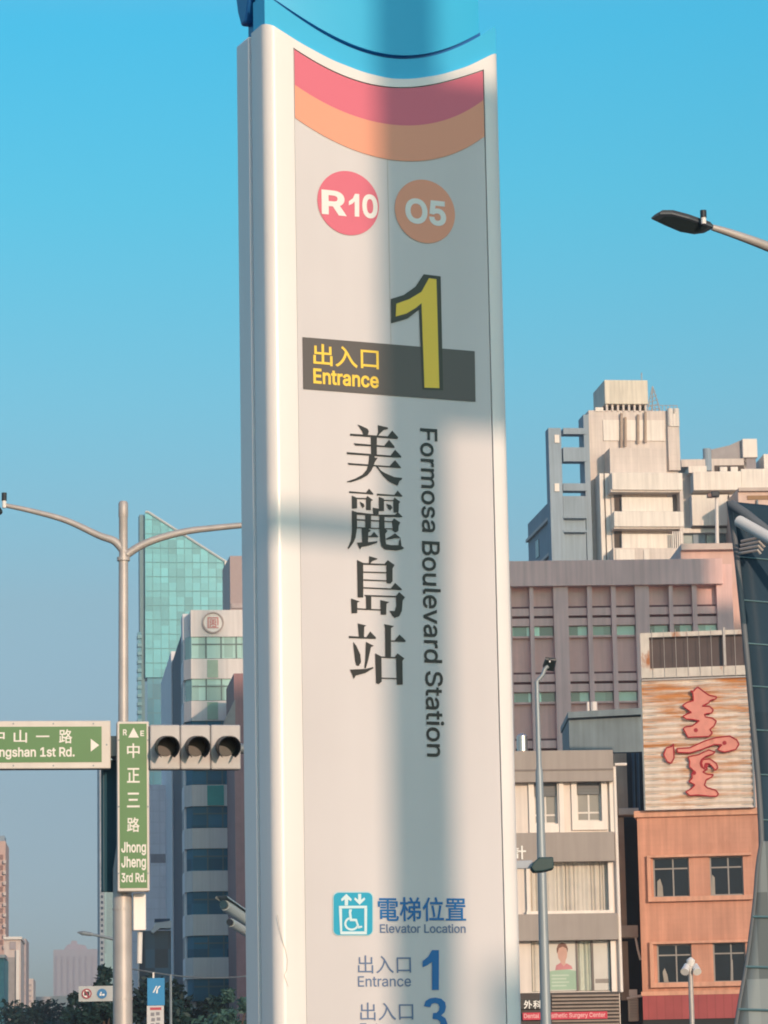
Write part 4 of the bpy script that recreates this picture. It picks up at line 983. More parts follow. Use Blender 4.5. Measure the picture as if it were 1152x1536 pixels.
# second white block to its right
F = Fr(1090, 1400, 288, 3); a2 = F.thing('apartment_block', 'cream apartment block with long parapet, sloping grey roof and white tank, upper right', 'building')
blk('wall', (1022, 709, 1190, 900), 0, 12, AW, a2, to_ground=True)
blk('parapet', (1040, 707, 1112, 735), 2.2, 2.15, AW2, a2, .04); blk('parapet', (1112, 703, 1190, 735), 2.0, 1.95, AW2, a2, .04)
blk('rooftop_room', (1065, 688, 1120, 708), .5, 6, AW, a2); blk('opening', (1072, 698, 1116, 707), .6, .09, DK, a2)
for x in (1080, 1096): blk('washing_machine', (x, 700, x + 11, 708), 1.0, .4, AW2, a2, .05)
blk('rooftop_room', (1022, 689, 1058, 700), .8, 5, AW, a2); blk('rooftop_room', (1033, 699, 1060, 709), 1.4, 3, AW2, a2)
q = [F.uz(x, y, .2) for x, y in ((1062, 689), (1114, 689), (1114, 659), (1094, 668), (1064, 675))]; MB().prism(q, -.2, 5).build('sloping_roof', M('slate_grey_sheet', (.30, .28, .29), .5, var=.1), a2)
blk('water_tank', (1114, 658, 1136, 686), .8, 3, tr, a2, .05); blk('tank_stand', (1116, 686, 1134, 708), .5, 2.4, M('grey_violet', (.30, .27, .28), .7), a2)
blk('rooftop_room', (1146, 681, 1190, 709), .6, 5, AW2, a2)
MB().tube([(F.uz(1060, 700)[0], -.5, F.uz(1060, 708)[1]), (F.uz(1060, 700)[0], -.5, F.uz(1060, 675)[1])], .4, 12).build('chimney', AG, a2)
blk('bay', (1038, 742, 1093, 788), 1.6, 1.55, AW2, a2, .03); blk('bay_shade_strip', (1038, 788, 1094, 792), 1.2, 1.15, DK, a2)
blk('beam', (1022, 792, 1096, 799), 1.0, .95, AW2, a2)
for x0, x1 in ((1023, 1040), (1060, 1077), (1079, 1095)): blk('window', (x0, 799, x1, 819), .3, .2, glass('pale_window', (.20, .24, .25), .2), a2)
blk('balcony_wall', (1040, 800, 1058, 820), .5, .45, AG, a2)
blk('side_fin', (1096, 742, 1110, 850), 2.0, 1.95, AW, a2)
F = Fr(1130, 1400, 280, 3); pk = F.thing('pink_building', 'pink-beige building behind the curved glass edge at far right', 'building')
PK = M('pink_beige_wall', (.68, .50, .43), .6, var=.05, streak=.1, scale=.5)
blk('wall', (1110, 734, 1200, 900), 0, 10, PK, pk, to_ground=True); blk('coping', (1108, 731, 1200, 736), .4, 10.6, M('beige_coping', (.55, .46, .41), .6), pk)
blk('slot_window', (1121, 743, 1200, 749), .1, .09, M('ochre_slot', (.34, .20, .10), .7), pk)
MB().tube([(F.uz(1136, 760, .2)[0], -.2, F.uz(1136, 776, .2)[1]), (F.uz(1136, 760, .2)[0], -.2, F.uz(1136, 750, .2)[1])], .1, 8).build('drain_pipe', GALVD, pk)
YF = 190.0
f0 = at(1075, 1500, YF); fm = empty('floodlight_mast', (f0.x, f0.y, 0), 'thin pale mast with a small floodlight rising before the cream apartment block', 'mast')
MB().tube([(f0.x, f0.y, 0), at(1076, 838, YF), at(1075, 745, YF)], [.16, .13, .10], 10).build('mast', tr, fm, world=True)
c = at(1073, 742, YF); MB().box(c.x - .28, c.x + .22, c.y - .35, c.y + .1, c.z - .18, c.z + .16).build('floodlight', DARKP, fm, world=True, bevel=.05)
c = at(1065, 744, YF); MB().box(c.x - .2, c.x + .2, c.y - .3, c.y + .1, c.z - .12, c.z + .12).build('floodlight', M('brown_case', (.22, .13, .11), .5), fm, world=True, bevel=.04)

# ------------------------------------------------------------------ curved glass entrance shell, right edge
YG = 30.0
def Gp(px, py, Y=YG): return at(px, py, Y)
gs = empty('glass_entrance_shell', Gp(1130, 1500) * 1, 'dark teal curved glass entrance shell with steel edge, cut off by the right border', 'glass canopy')
gs.location.z = 0
edge = smooth_path([Gp(x, y) for x, y in ((1095, 752), (1104, 815), (1113, 900), (1122, 990), (1130, 1080), (1138, 1165), (1143, 1250), (1143, 1310), (1140, 1400), (1133, 1480), (1118, 1600), (1100, 1690))], 4)
DT = glass('teal_glass', (.03, .058, .088), .35, spec=.02, cell=(1.3, .62), lo=.8, hi=1.3, wob=.01)
mb = MB(); NS = 10; n = len(edge)
for p in edge:
    for k in range(NS + 1):
        s_ = k / NS * 2.2; mb.v.append((p.x + s_, p.y + .55 * s_ - .10 * s_ * s_, p.z - .02 * s_))
mb.f = [(i * (NS + 1) + k, i * (NS + 1) + k + 1, (i + 1) * (NS + 1) + k + 1, (i + 1) * (NS + 1) + k) for i in range(n - 1) for k in range(NS)]
o = mb.build('glass_skin', DT, gs, smooth=True, world=True)
so_ = o.modifiers.new('thick', 'SOLIDIFY'); so_.thickness = .02; so_.offset = 1
MB().tube([p + Vector((-.01, -.02, 0)) for p in edge], .028, 10).build('steel_edge', M('edge_steel', (.13, .15, .17), .6), gs, smooth=True, world=True)
def edge_at(py):
    z = Gp(1125, py).z
    for a, b_ in zip(edge, edge[1:]):
        if b_.z <= z <= a.z: k = (a.z - z) / (a.z - b_.z); return a.lerp(b_, k)
    return edge[-1]
JT = M('glass_joint', (.12, .22, .25), .4)
mb = MB()
for py in (835, 900, 965, 1029, 1095, 1162, 1230, 1300, 1370, 1440, 1510):
    p = edge_at(py); mb.tube([Vector((p.x + s_, p.y + .55 * s_ - .10 * s_ * s_ - .012, p.z - .02 * s_)) for s_ in [k * .22 for k in range(11)]], .007, 6)
mb.build('glass_joint', JT, gs, world=True)
# top pipe and louvres
a, b_ = Gp(1109, 782, 29.6), Gp(1230, 850, 28.6)
MB().tube([a, b_], .058, 16).build('edge_pipe', M('pipe_white', (.78, .76, .72), .35), gs, smooth=True, world=True)
MB().tube([Gp(1097, 757, 29.9), Gp(1118, 771, 29.75), Gp(1152, 798, 29.6), Gp(1230, 850, 29.4)], .05, 12).build('rail', M('edge_steel', (.30, .31, .31), .45), gs, smooth=True, world=True)
mb = MB()
for k in range(4): mb.tube([Gp(1112 - k, 812 + 6 * k, 29.85), Gp(1140 - k, 806 + 6.5 * k, 29.7), Gp(1150 - 3 * k, 816 + 5 * k, 29.7)], .014, 6)
mb.build('louvre', GALV, gs, world=True)
# lower opaque glass flare; patchy pale reflections are painted into the pane colour
gl = empty('glass_flare', Gp(1125, 1500, 29.2) * 1, 'lower glass flare with painted pale reflections at the bottom right corner', 'glass canopy'); gl.location.z = 0
ed2 = smooth_path([Gp(x, y, 29.4) for x, y in ((1142, 1262), (1136, 1300), (1132, 1350), (1126, 1400), (1119, 1450), (1110, 1500), (1100, 1560), (1085, 1640))], 4)
mb = MB(); n = len(ed2)
for i, p in enumerate(ed2):
    for k in range(7): s_ = k / 6 * (.1 + .035 * i); mb.v.append((p.x + s_, p.y - .4 * s_, p.z))
mb.f = [(i * 7 + k, i * 7 + k + 1, (i + 1) * 7 + k + 1, (i + 1) * 7 + k) for i in range(n - 1) for k in range(6)]
o = mb.build('glass_skin', glass('painted_reflection_glass', (.22, .24, .235), .07, spec=.6, cell=(.11, .8), lo=.6, hi=1.6, wob=.02), gl, smooth=True, world=True)
m_ = o.modifiers.new('thick', 'SOLIDIFY'); m_.thickness = .015
mb = MB()
for py in (1375, 1445, 1513):
    p = min(ed2, key=lambda q: abs(q.z - Gp(1120, py, 29.4).z)); mb.tube([p + Vector((0, -.012, 0)), p + Vector((.5, -.22, -.03))], .012, 6)
mb.build('glass_joint', JT, gl, world=True)
MB().tube(ed2, .018, 8).build('steel_edge', M('edge_steel', (.30, .31, .31), .45), gl, smooth=True, world=True)

# ------------------------------------------------------------------ left: bank building with the round emblem
F = Fr(288, 1400, 253, 6.4); bk = F.thing('bank_building', 'grey-white bank tower with banded windows and round red emblem, left of the pylon', 'building')
BW = M('bank_panel', (.66, .63, .62), .5, var=.05, scale=.5, streak=.08, tile=(1.5, 9, .03)); BGL = glass('bank_glass', (.02, .125, .20), .3, spec=.06, cell=(1.4, .9), lo=.7, hi=1.4)
BP = M('bank_pilaster', (.78, .78, .82), .55, var=.05, streak=.08)
U = lambda x, y=1200, w=0: F.uz(x, y, w)[0]; Z = lambda y, x=320, w=0: F.uz(x, y, w)[1]
ub = U(288, 1200); ur = U(400, 1200); cx_ = .55; cyy = .95; ul = ub - cx_
DEP = 48
MB().box(ul + .9, ur, .9, DEP, 0, Z(920)).build('core', M('bank_core', (.03, .04, .045), .6), bk)
levels = [(915, 955, 986), (988, 1018, 1049), (1051, 1081, 1112), (1114, 1144, 1175), (1177, 1209, 1240), (1242, 1272.5, 1305), (1306, 1337, 1370), (1371.5, 1403, 1435), (1436, 1468, 1500)]
zs_ = [(Z(a), Z(b_), Z(c)) for a, b_, c in levels]
for k, (zt, zb, zg) in enumerate(zs_):
    ch = 0.02 if k == 0 else 1
    plan = [(ub - cx_ * ch, cyy * ch + .01), (ub, 0), (ur, 0), (ur, 6), (ub - cx_ * ch, 6)]
    MB().vprism(plan, zb, zt).build('spandrel', BW, bk)
    i = .16; plan = [(ub - cx_ + i, cyy + i), (ub + i * .3, i), (ur - .1, i), (ur - .1, 5.5), (ub - cx_ + i, 5.5)]
    wb = MB().vprism(plan, zg - .06, zb + .06).build('window_band', BGL if k > 1 else glass('sunlit_bank_glass', (.30, .50, .47), .2, spec=.3, cell=(.7, 2.2), lo=.8, hi=1.3), bk)  # upper rows: paler glass copy with the sunlight put into its colour
    mb = MB(); zz_ = zb - (zb - zg) * .36
    for q in range(1, 5): u = ub + q * (U(311, 1200) - ub); mb.box(u - .05, u + .05, .08, i - .003, zg - .05, zb + .05)
    mb.box(ub + .1, ur - .1, .10, i - .004, zz_ - .05, zz_ + .05); mb.build('mullion', M('bank_mullion', (.06, .13, .14), .4), wb)
S = F.depth
y0 = 1.2; y1 = S(ul, 275, 1250)[0]; y2 = S(ul, 258.5, 1250)[0]
y1 = min(max(y1, 5), 22); y2 = min(max(y2, y1 + 4), 44)
MB().box(ul - .02, ul + 1, y0 + .6, y1, 0, Z(916)).build('pilaster', BP, bk)
MB().box(ul + .08, ul + 1, y1, y2, 0, Z(916) - 1).build('stair_glazing', glass('blue_strip_glass', (.006, .035, .085), .45, spec=.03), bk)
MB().box(ul - .02, ul + 1, y2, DEP, 0, Z(916)).build('pilaster', BP, bk)
mb = MB()
for k in range(9): mb.box(ul - .03, ul - .022, 2.4, y1 - .5, zs_[k][2], zs_[k][1]) if zs_[k][1] > 0 else None
mb.build('side_window', glass('navy_glass', (.02, .045, .09), .3, spec=.06), bk)
# emblem: ring, disc and square seal
u, z = F.uz(319.5, 934, .1); rr_ = 16.0 / 4700 * 253
em = MB().disc(u, z, rr_, -.1, -.003, 40).build('emblem', M('emblem_white', (.82, .78, .74), .45), bk)
MB().ring(u, z, rr_ * .88, rr_ * 1.02, -.2, -.09).build('emblem_ring', M('emblem_ring', (.42, .33, .31), .5), em)
mb = MB(); h = rr_ * .52; RS = M('seal_red', (.68, .26, .25), .5)
for (a, b_, c, d) in ((-1, 1, .78, 1), (-1, -.78, -1, .78), (.78, 1, -.5, .78), (-.6, .6, .42, .6), (-.6, -.3, -.1, .3), (-.15, .15, -.2, .42), (.3, .6, -.1, .3), (-.6, .6, -.38, -.2), (-.6, -.42, -.8, -.38), (-.2, .6, -.8, -.6), (.42, .6, -.6, -.38), (-.78, 1, -1, -.85)):
    mb.box(u + a * h, u + b_ * h, -.14, -.101, z + c * h, z + d * h)
mb.build('emblem_seal', RS, em)
# green hanging banner panels on the front
TEAL = M('teal_banner', (.03, .32, .30), .5, var=.1); PGR = M('pale_green_panel', (.32, .46, .36), .5, var=.1); PPK = M('pale_pink_panel', (.62, .50, .46), .5, var=.05)
r = F.rect(311, 1178, 336, 1208, .06); MB().box(r[0], r[1], -.06, -.003, r[2], r[3]).build('banner_panel', TEAL, bk)
for y0_, y1_ in ((989, 1017), (1052, 1080)):
    r = F.rect(311, y0_, 327, y1_, .05); MB().box(r[0], r[1], -.05, -.003, r[2] + .05, r[3] - .05).build('banner_panel', PGR, bk)
# maroon building squeezed between bank and pylon
F = Fr(360, 1400, 240, 6.4); mr_ = F.thing('maroon_building', 'maroon wall sliver between the bank tower and the pylon', 'building')
blk('wall', (353, 1010, 440, 1500), 0, 10, M('maroon_tile', (.32, .17, .18), .6, var=.1, streak=.1), mr_, to_ground=True)
q = [F.uz(x, y, .1) for x, y in ((336, 1082), (353, 1048), (353, 1088), (336, 1088))]; MB().prism(q, -.1, .6).build('sloping_eave', M('grey_eave', (.30, .27, .27), .6), mr_)
# lavender block
F = Fr(240, 1400, 292, 6); lv = F.thing('lavender_building', 'pale lavender tiled building between the green sign and the bank tower', 'building')
LV = M('lavender_tile', (.74, .73, .80), .6, var=.07, scale=.4, streak=.06, tile=(1.3, 1.0, .05), dirt=((.42, .34, .40), .25, .56))
blk('wall', (196, 1177, 261, 1520), 0, 14, LV, lv, to_ground=True)
blk('floor_band', (226, 1281, 248, 1294), .06, .05, M('mauve_band', (.30, .28, .32), .6), lv)
for k in range(7): blk('window', (256, 1180 + 53 * k, 260, 1207 + 53 * k), .05, .045, glass('navy_glass', (.02, .045, .09)), lv)
dk = Fr(232, 1400, 240, 6); F = dk; dg = F.thing('glass_annex', 'low dark blue glass annex with sloping canopy beneath the lavender building', 'building')
blk('glazing', (210, 1396, 257, 1560), 0, 6, glass('deep_blue_glass', (.012, .06, .10), .15, spec=.12, cell=(1, 1.4), lo=.4, hi=1.8), dg, to_ground=True)
q = [F.uz(x, y, .8) for x, y in ((226, 1397), (234, 1384), (257, 1381), (257, 1392), (240, 1392), (230, 1400))]; MB().prism(q, -.8, 2).build('canopy', M('canopy_grey', (.45, .44, .46), .5), dg)
blk('canopy_shade', (232, 1378, 255, 1383), .5, 1, glass('navy_glass', (.02, .045, .09)), dg)
MB().box(*[F.rect(209, 1398, 218, 1560, .1)[i] for i in (0, 1)], -.1, -.004, 0, F.uz(214, 1398)[1]).build('dark_frame', M('frame_navy', (.02, .03, .05), .5), dg)

# ------------------------------------------------------------------ glass skyscraper
F = Fr(280, 1400, 855, 9); sk_ = F.thing('glass_skyscraper', 'tall teal glass skyscraper with a diagonally cut top behind the lamp pole', 'skyscraper')
TG = glass('teal_curtain_wall', (.115, .43, .48), .12, spec=.5, cell=(2.2, 4.0), lo=.72, hi=1.45, wob=.004)
TGL = glass('shaded_curtain_wall', (.05, .24, .33), .14, spec=.4, cell=(2.2, 4.0), lo=.75, hi=1.3, wob=.004)  # darker copy of the curtain wall, with shade put into its colour
MUL = M('teal_mullion', (.11, .36, .39), .5)
top = [F.uz(x, y) for x, y in ((218, 1016), (348, 1016), (347, 848), (263, 792), (222, 768), (217.5, 768))]
zcut = top[0][1]
fc = MB().prism(top, 0, 9).build('curtain_wall', TG, sk_)
mb = MB(); ul_, ur_ = top[0][0], top[1][0]
def ztop_at(u):
    a, b_ = top[4], top[2]
    if u <= a[0]: return a[1]
    return a[1] + (b_[1] - a[1]) * min(1, (u - a[0]) / (b_[0] - a[0]))
k = 0; u = ul_ + 2.2
while u < ur_: mb.box(u - .07, u + .07, -.14, -.004, zcut, ztop_at(u) - .2); u += 2.2
z = zcut + 4
while z < top[4][1] - 1:
    ue = ur_
    if z > top[2][1]: ue = top[4][0] + (top[2][0] - top[4][0]) * (top[4][1] - z) / (top[4][1] - top[2][1])
    mb.box(ul_, ue, -.18, -.005, z - .11, z + .11); z += 4
mb.build('mullion', MUL, fc)
mb = MB(); a, b_ = top[4], top[2]; mb.tube([(top[5][0], -.3, top[5][1]), (a[0], -.3, a[1]), (b_[0], -.3, b_[1])], .35, 6); mb.build('roof_edge', M('roof_edge_pale', (.62, .66, .64), .5), sk_)
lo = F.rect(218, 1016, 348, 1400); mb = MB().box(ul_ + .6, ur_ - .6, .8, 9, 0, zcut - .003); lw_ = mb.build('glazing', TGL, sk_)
mb = MB(); u = ul_ + 2.2
while u < ur_ - 1: mb.box(u - .09, u + .09, .70, .796, 20, zcut - .1); u += 4.4
z = 24
while z < zcut - 2: mb.box(ul_ + .6, ur_ - .6, .71, .797, z - .15, z + .15); z += 4
mb.build('mullion', M('shaded_mullion', (.06, .20, .25), .5), lw_)  # mullions darkened along with the shaded glazing
r = F.rect(211, 770, 217.4, 1300); MB().box(r[0], ul_ - .003, 1.5, 6, 0, top[5][1] - .5).build('side_fin', M('dark_teal_fin', (.03, .16, .19), .4), sk_)
for k in range(16):
    y_ = 952 + 12.6 * k; r = F.rect(206.5, y_, 213, y_ + 5, 1); MB().box(r[0], r[1], -.5, 2.5, r[2], r[3]).build('balcony', M('balcony_teal', (.16, .36, .40), .5), sk_)
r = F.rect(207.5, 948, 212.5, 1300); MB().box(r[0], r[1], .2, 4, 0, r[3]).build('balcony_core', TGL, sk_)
r = F.rect(337, 841, 346, 855, 1); MB().box(r[0], r[1], -1, 3, r[2], r[3]).build('roof_box', tr, sk_)
F = Fr(175, 1400, 780, 8); pd = F.thing('glass_building', 'narrow pale teal glass building with a dotted window edge behind the lamp pole', 'building')
blk('glazing', (156.5, 1120, 206, 1500), 0, 25, glass('pale_teal_glass', (.26, .42, .44), .2, spec=.4, cell=(2.5, 4), lo=.8, hi=1.2), pd, to_ground=True)
blk('edge_strip', (149.5, 1120, 156.3, 1500), .3, 12, M('pale_edge', (.40, .46, .50), .6, tile=(40, 3.6, .12)), pd, to_ground=True)
for k in range(24): blk('window', (151.5, 1300 + 8.6 * k, 154.5, 1304 + 8.6 * k), .4, .09, glass('navy_glass', (.02, .045, .09)), pd)
F = Fr(353, 1400, 700, 8); bt = F.thing('brown_tower', 'rose-brown tower top between the glass skyscraper and the pylon', 'building')
blk('wall', (347, 834, 420, 1300), 0, 20, M('rose_brown_wall', (.42, .31, .29), .6, var=.06), bt, to_ground=True); blk('floor_band', (347, 905, 420, 912), .4, .39, M('rose_pale', (.50, .40, .38), .6), bt)

# ------------------------------------------------------------------ distant buildings, far left
def distant(name, label, r, Y, m, d=20, group='distant buildings at the far left'):
    global F
    F = Fr((r[0] + r[2]) / 2, 1450, Y, 5); o = F.thing(name, label, 'building', group); a, b_, c, e_ = F.rect(*r)
    MB().box(a, b_, 0, d, 0, e_).build('wall', m, o); return o
PKD = M('salmon_wall', (.62, .42, .36), .7, var=.08); CRD = M('pale_salmon', (.66, .55, .50), .7, var=.06); GYD = M('mauve_far_wall', (.42, .36, .37), .7, var=.06)
d1 = distant('apartment_building', 'salmon pink high-rise cut off by the left border', (-60, 1262, 8, 1500), 620, PKD)
blk('roof_block', (-60, 1254, 7, 1263), -1, 8, AG, d1)
for k in range(9): blk('window', (0, 1282 + 16 * k, 4.5, 1289 + 16 * k), .2, .19, M('salmon_window', (.30, .16, .13), .6), d1)
for k in range(9): blk('balcony', (4.8, 1290 + 16 * k, 9, 1295 + 16 * k), 1.0, .99, CRD, d1)
d2 = distant('apartment_building', 'pale pink building with a white vertical rib beside the salmon high-rise', (6, 1408, 31, 1510), 520, CRD)
blk('roof_coping', (5, 1405, 33, 1409), .6, 20, tr, d2); blk('recess', (15, 1412, 24, 1424), .2, .19, GYD, d2); blk('glass_strip', (10, 1436, 23, 1505), .2, .19, M('grey_strip', (.34, .31, .30), .6), d2); blk('rib', (24, 1425, 29, 1505), .8, .75, tr, d2)
d3 = distant('apartment_building', 'rosy grey slab behind the pale pink building', (29, 1408, 39, 1510), 600, M('rose_far', (.52, .41, .39), .7))
for k in range(4): blk('floor_band', (30, 1442 + 15 * k, 38, 1447 + 15 * k), .3, .29, GYD, d3)
d4 = distant('apartment_building', 'small pale striped tower just right of the rosy slab', (42, 1468, 50, 1515), 700, CRD)
for k in range(4): blk('floor_band', (42.5, 1476 + 8 * k, 47, 1479 + 8 * k), .3, .29, GYD, d4)
d5 = distant('teal_building', 'low teal building at the far left border', (-40, 1436, 6, 1520), 480, M('teal_wall', (.10, .27, .29), .6)); blk('roof_coping', (-40, 1432, 8, 1437), .5, 12, CRD, d5)
d6 = distant('hazy_high_rise', 'wide hazy mauve high-rise with a stepped pyramid top in the distance', (80, 1424, 152, 1530), 1450, M('hazy_wall', (.42, .40, .45), .8, var=.04), 40)
q = [F.uz(x, y, -2) for x, y in ((96, 1424), (101, 1417), (106, 1416), (107, 1411), (115, 1411), (116, 1416), (128, 1418), (131, 1424))]; MB().prism(q, 2, 30).build('roof', M('hazy_roof', (.44, .39, .45), .8), d6)
for k in range(8): blk('vertical_recess', (83 + 9 * k, 1434, 86 + 9 * k, 1530), .4, .35, M('hazy_recess', (.38, .355, .41), .8), d6)
distant('low_block', 'low cream block under the hazy high-rise, right of the tree dome', (76, 1494, 108, 1535), 430, CRD, 12)
distant('low_block', 'flat pale grey block row between the striped tower and the hazy high-rise', (50, 1495, 80, 1535), 900, M('pale_grey_far', (.50, .47, .46), .7), 12)

# ------------------------------------------------------------------ lamp, overhead sign, banner and trees at the lower left
w0 = at(30, 1530, 300); wl = empty('lamp_post', (w0.x, w0.y, 0), 'white double-arm lamp post in front of the dark tree dome, lower left corner', 'lamp post')
for x in (27, 33): MB().tube([(at(x, 1530, 300).x, 300, 0), at(x, 1512 + (x - 27) * .4, 300)], .12, 8).build('pole', tr, wl, world=True)
MB().tube([at(27, 1520, 300), at(16, 1517, 300), at(4, 1514, 300)], [.10, .14, .05], 8).build('arm', tr, wl, world=True); MB().tube([at(33, 1518, 300), at(42, 1514, 300), at(52, 1512, 300)], [.10, .14, .05], 8).build('arm', tr, wl, world=True)
YB = 125.0
q0 = at(186, 1500, YB); bl = empty('street_lamp', (q0.x, q0.y, 0), 'small far street lamp whose arm sticks out left of the big lamp pole, low down', 'street lamp', 'street lamps')
MB().tube([(q0.x, q0.y, 0), (q0.x, q0.y, at(186, 1412, YB).z)], .09, 10).build('pole', GALVD, bl, world=True); MB().tube([at(186, 1412, YB), at(172, 1409, YB), at(140, 1402, YB)], [.08, .06, .05], 8).build('arm', GALVD, bl, world=True)
a = at(116, 1398.5, YB); b_ = at(141, 1402, YB); mb = MB(); mb.tube([a, a.lerp(b_, .3), a.lerp(b_, .8), b_], [.02, .09, .08, .04], 10); mb.build('lamp_head', GALVD, bl, world=True)
F = Fr(145, 1490, 112, 4); og = F.thing('overhead_sign', 'grey roadside panel with a no-entry roundel and a blue roundel, by the trees', 'traffic sign')
SGR = M('sign_grey', (.40, .43, .44), .5)
blk('panel', (118, 1479, 173, 1502), 0, .12, SGR, og); blk('post', (170, 1452, 175, 1560), -.2, .14, BGP, og, to_ground=True)
for cx, kind in ((130, 0), (153, 1)):
    u, z = F.uz(cx, 1490.5, .03); rr_ = 7.4 / 4700 * 112
    if kind == 0:
        d = MB().disc(u, z, rr_, -.03, -.002, 24).build('roundel', WHTF, og); MB().ring(u, z, rr_ * .74, rr_ * 1.01, -.045, -.028, 24).build('red_ring', M('sign_maroon', (.30, .03, .06), .5), d)
        mb = MB(); q = rr_ * .55; mb.prism([(u - q, z + q + .03), (u - q + .03, z + q + .06), (u + q, z - q), (u + q - .05, z - q - .05)], -.05, -.032); mb.build('slash', M('sign_maroon', (.30, .03, .06)), d)
        MB().box(u - .09, u + .1, -.036, -.031, z - .07, z + .08).build('symbol', M('sign_black', (.05, .05, .06)), d)
    else:
        d = MB().disc(u, z, rr_, -.03, -.002, 24).build('roundel', M('sign_blue', (.01, .17, .40), .45), og)
        mb = MB(); q = rr_; mb.box(u - .45 * q, u - .1 * q, -.04, -.031, z - .4 * q, z + .05 * q).box(u + .05 * q, u + .5 * q, -.04, -.031, z - .4 * q, z - .05 * q).box(u - .3 * q, u - .05 * q, -.04, -.031, z + .12 * q, z + .35 * q); mb.build('symbol', WHTF, d)
F = Fr(234, 1490, 92, 4); bn = F.thing('street_banner', 'bright blue street banner with a white slanted mark above a pale notice', 'banner')
blk('panel', (221, 1467, 247, 1508), 0, .05, M('banner_blue', (.005, .22, .48), .5, var=.06), bn)
mb = MB()
for pts in ([(229, 1489), (231, 1489), (236, 1479), (234, 1479)], [(234, 1490), (236.4, 1490), (237, 1485), (234.8, 1484)], [(236, 1485), (241, 1479), (238.5, 1479), (235.5, 1483)]): mb.prism([F.uz(x, y, .01) for x, y in pts], -.01, -.002)
mb.build('mark', WHTF, bn)
blk('notice', (220.5, 1508.5, 246, 1600), 0, .05, M('notice_white', (.55, .55, .56), .5), bn); blk('red_stripe', (225, 1511, 242, 1515), .01, .008, M('notice_red', (.45, .05, .08), .5), bn)
mb = MB()
for x, y in ((226, 1519), (234, 1518), (227, 1527), (235, 1526), (226, 1535), (234, 1534)): r = F.rect(x, y, x + 5.5, y + 5, .01); mb.box(r[0], r[1], -.01, -.002, r[2], r[3])
mb.build('pictogram', M('notice_grey', (.22, .22, .25), .6), bn)
a = F.uz(230, 1467); MB().tube([(a[0], .03, a[1]), (a[0], .03, a[1] + .16)], .03, 8).build('hook', tr, bn); MB().tube([(a[0] + .5, .12, 0), (a[0] + .5, .12, a[1] + .1)], .04, 8).build('post', GALVD, bn)

cb0, cb1 = at(196, 1453, 120), at(400, 1461, 135); cbl = empty('overhead_cable', cb0, 'thin sagging cable crossing in front of the bank tower above the trees', 'cable')
MB().tube([cb0 + (cb1 - cb0) * (k / 14) - Vector((0, 0, .25 * sin(pi * k / 14))) for k in range(15)], .03, 6).build('wire', GALVD, cbl, world=True)
LEAF = []
for i, c in enumerate(((.012, .040, .038), (.022, .062, .058), (.009, .028, .029), (.045, .11, .095))): LEAF.append(M('leaf_%s' % 'abcd'[i], c, .6, var=.35, scale=2.0, spec=.3))
BARK = M('bark', (.10, .075, .055), .9, var=.2)
def tree(px, py_top, Y, rx, rz, label, leaf, seed, n=2600, lz=.16):
    rnd = random.Random(seed); p = at(px, py_top, Y); o = empty('tree', (p.x, p.y, 0), label, 'tree', 'street trees at the lower left')
    cz = p.z - rz; mb = MB()
    cl = [(Vector((rnd.gauss(0, .55) * rx, rnd.gauss(0, .5) * rx, cz + rnd.uniform(-.9, .85) * rz)), rnd.uniform(.28, .5) * rx) for _ in range(26)]
    for _ in range(n):
        c, r = rnd.choice(cl); d = Vector((rnd.gauss(0, 1), rnd.gauss(0, 1), rnd.gauss(0, 1))).normalized() * r * rnd.random() ** .4
        q = c + d
        if q.z > p.z + .15: q.z = p.z - rnd.random() * .4
        a = Vector((rnd.gauss(0, 1), rnd.gauss(0, 1), rnd.gauss(0, .6))).normalized(); b_ = a.cross(Vector((rnd.gauss(0, 1), rnd.gauss(0, 1), rnd.gauss(0, 1)))).normalized(); s_ = lz * rnd.uniform(.6, 1.5)
        q = (q.x + p.x, q.y + p.y, q.z); q = Vector(q)
        mb.quad(q - a * s_, q - b_ * s_ * .5, q + a * s_, q + b_ * s_ * .5)
    mb.build('crown', leaf, o, world=True, fix=False)
    t = MB(); t.tube([(p.x, p.y, 0), (p.x + .1, p.y, cz * .5), (p.x, p.y, cz)], [.2, .16, .09], 10)
    for k in range(5): c = cl[k][0]; t.tube([(p.x, p.y, cz * .6), (p.x + c.x * .5, p.y + c.y * .5, (cz * .7 + c.z) / 2), (p.x + c.x, p.y + c.y, c.z)], [.09, .06, .02], 6)
    t.build('trunk', BARK, o, world=True)
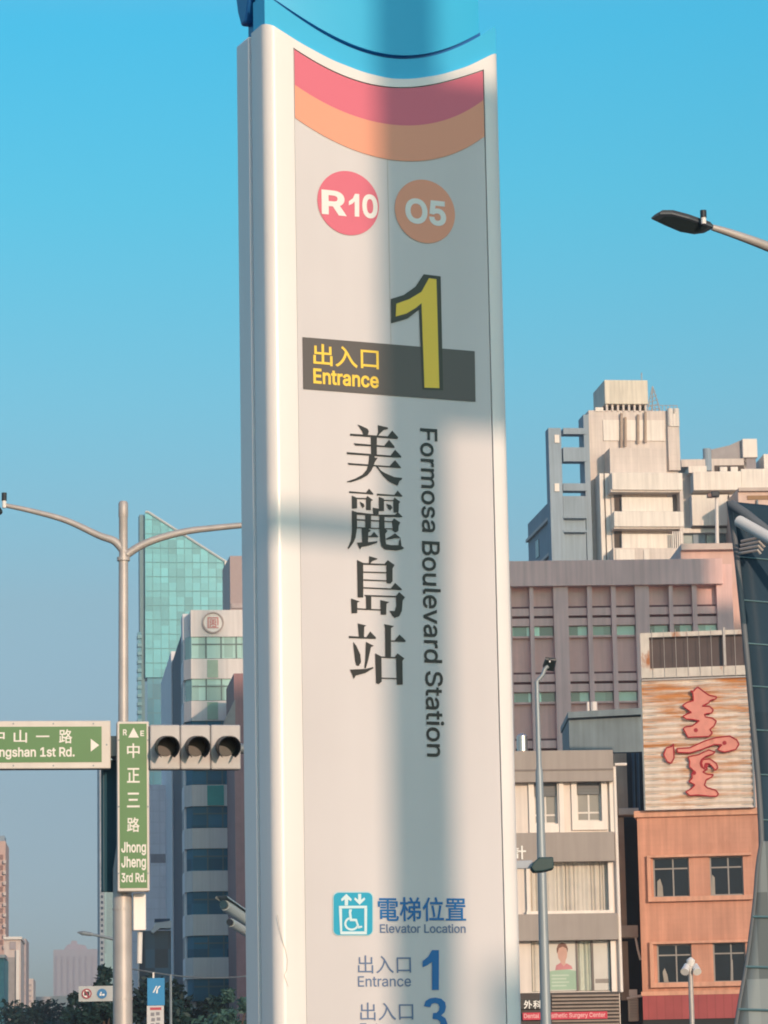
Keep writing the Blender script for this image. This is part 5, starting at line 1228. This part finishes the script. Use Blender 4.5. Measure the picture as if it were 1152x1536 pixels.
for a in ((20, 1504, 255, 3.0, 3.0, 'rounded dark tree at the lower left corner behind the white lamp', LEAF[0], 1, 4200, .17), (62, 1503, 262, 2.6, 2.8, 'rounded dark tree right of the white double lamp', LEAF[2], 2, 3400, .17),
          (156, 1446, 150, 1.1, 2.8, 'tallest leafy tree rising above the roundel panel, left of the lamp pole', LEAF[0], 3), (127, 1486, 152, 1.0, 2.4, 'shorter leafy tree whose edge shows left of the roundel panel', LEAF[2], 4), (104, 1514, 160, 1.2, 2.0, 'low bluish bush-like tree right of the tree dome', LEAF[1], 5),
          (212, 1460, 150, 1.3, 3.4, 'dark tree between the lamp pole and the blue banner', LEAF[2], 6), (266, 1468, 152, 1.6, 3.0, 'dark tree right of the blue banner under the bank tower', LEAF[2], 7, 3400), (305, 1492, 148, 1.5, 3.0, 'shadowy tree under the middle of the bank tower', LEAF[0], 8, 3000), (346, 1476, 146, 1.1, 3.0, 'paler tree beside the pylon under the bank tower', LEAF[3], 9), (322, 1510, 140, 1.2, 2.4, 'light teal low tree in front of the others by the pylon', LEAF[3], 10)): tree(*a)

# ------------------------------------------------------------------ added shading towers off to the right, and the air
F = Fr(940, 1400, 174, 2)
def back(fr, px, py, Yb):
    u, z = fr.uz(px, py); p = fr.O + fr.e * u; p.z = z; t = (p.y - Yb) / -SUN.y; return p + SUN * t
YT_ = 84.0
a1 = back(F, 1062, 880, YT_); hx = back(F, 1090, 905, YT_); FB = Fr(288, 1400, 253, 6.4)
s1_ = back(FB, 288, 1110, YT_); s2_ = back(FB, 335, 940, YT_); s3_ = back(FB, 322, 960, YT_)
WALLG = M('shading_tower_wall', (.42, .38, .35), .7)
xl = min(back(F, 765, 1000, YT_).x, s1_.x) - .5
xs = s3_.x
tower('shading_tower', xl, max(xs, xl + 6), YT_ - 3, YT_, s1_.z, 'plain grey tower added off to the right to cast shade, lower stepped half', WALLG)
if a1.x > xs: tower('shading_tower', max(xs, xl + 6) + .05, a1.x, YT_ - 3, YT_, s2_.z + 2, 'plain grey tower added off to the right to cast shade, taller half', WALLG)
tower('shading_tower', a1.x + .05, a1.x + 14, YT_ - 3, YT_, hx.z, 'plain grey annex added off to the right to cast shade', WALLG)
print('DBG', xl, xs, a1, hx, s1_, s2_, s3_, back(Fr(1040,1400,127,-8),970,1300,YT_), back(Fr(850,1400,133,3),920,1300,YT_))
if HAZE_DENSITY:
    hz = MB().box(-570, 530, -130, 1910, -1.4, 190).build('haze', bpy.data.materials.new('haze_air')); tag(hz, kind='stuff')
    m = hz.data.materials[0]; m.use_nodes = True; t = m.node_tree; t.nodes.clear()
    v = t.nodes.new('ShaderNodeVolumePrincipled'); v.inputs['Density'].default_value = HAZE_DENSITY; v.inputs['Color'].default_value = (.80, .88, .92, 1); v.inputs['Anisotropy'].default_value = .2
    o = t.nodes.new('ShaderNodeOutputMaterial'); t.links.new(v.outputs[0], o.inputs['Volume'])
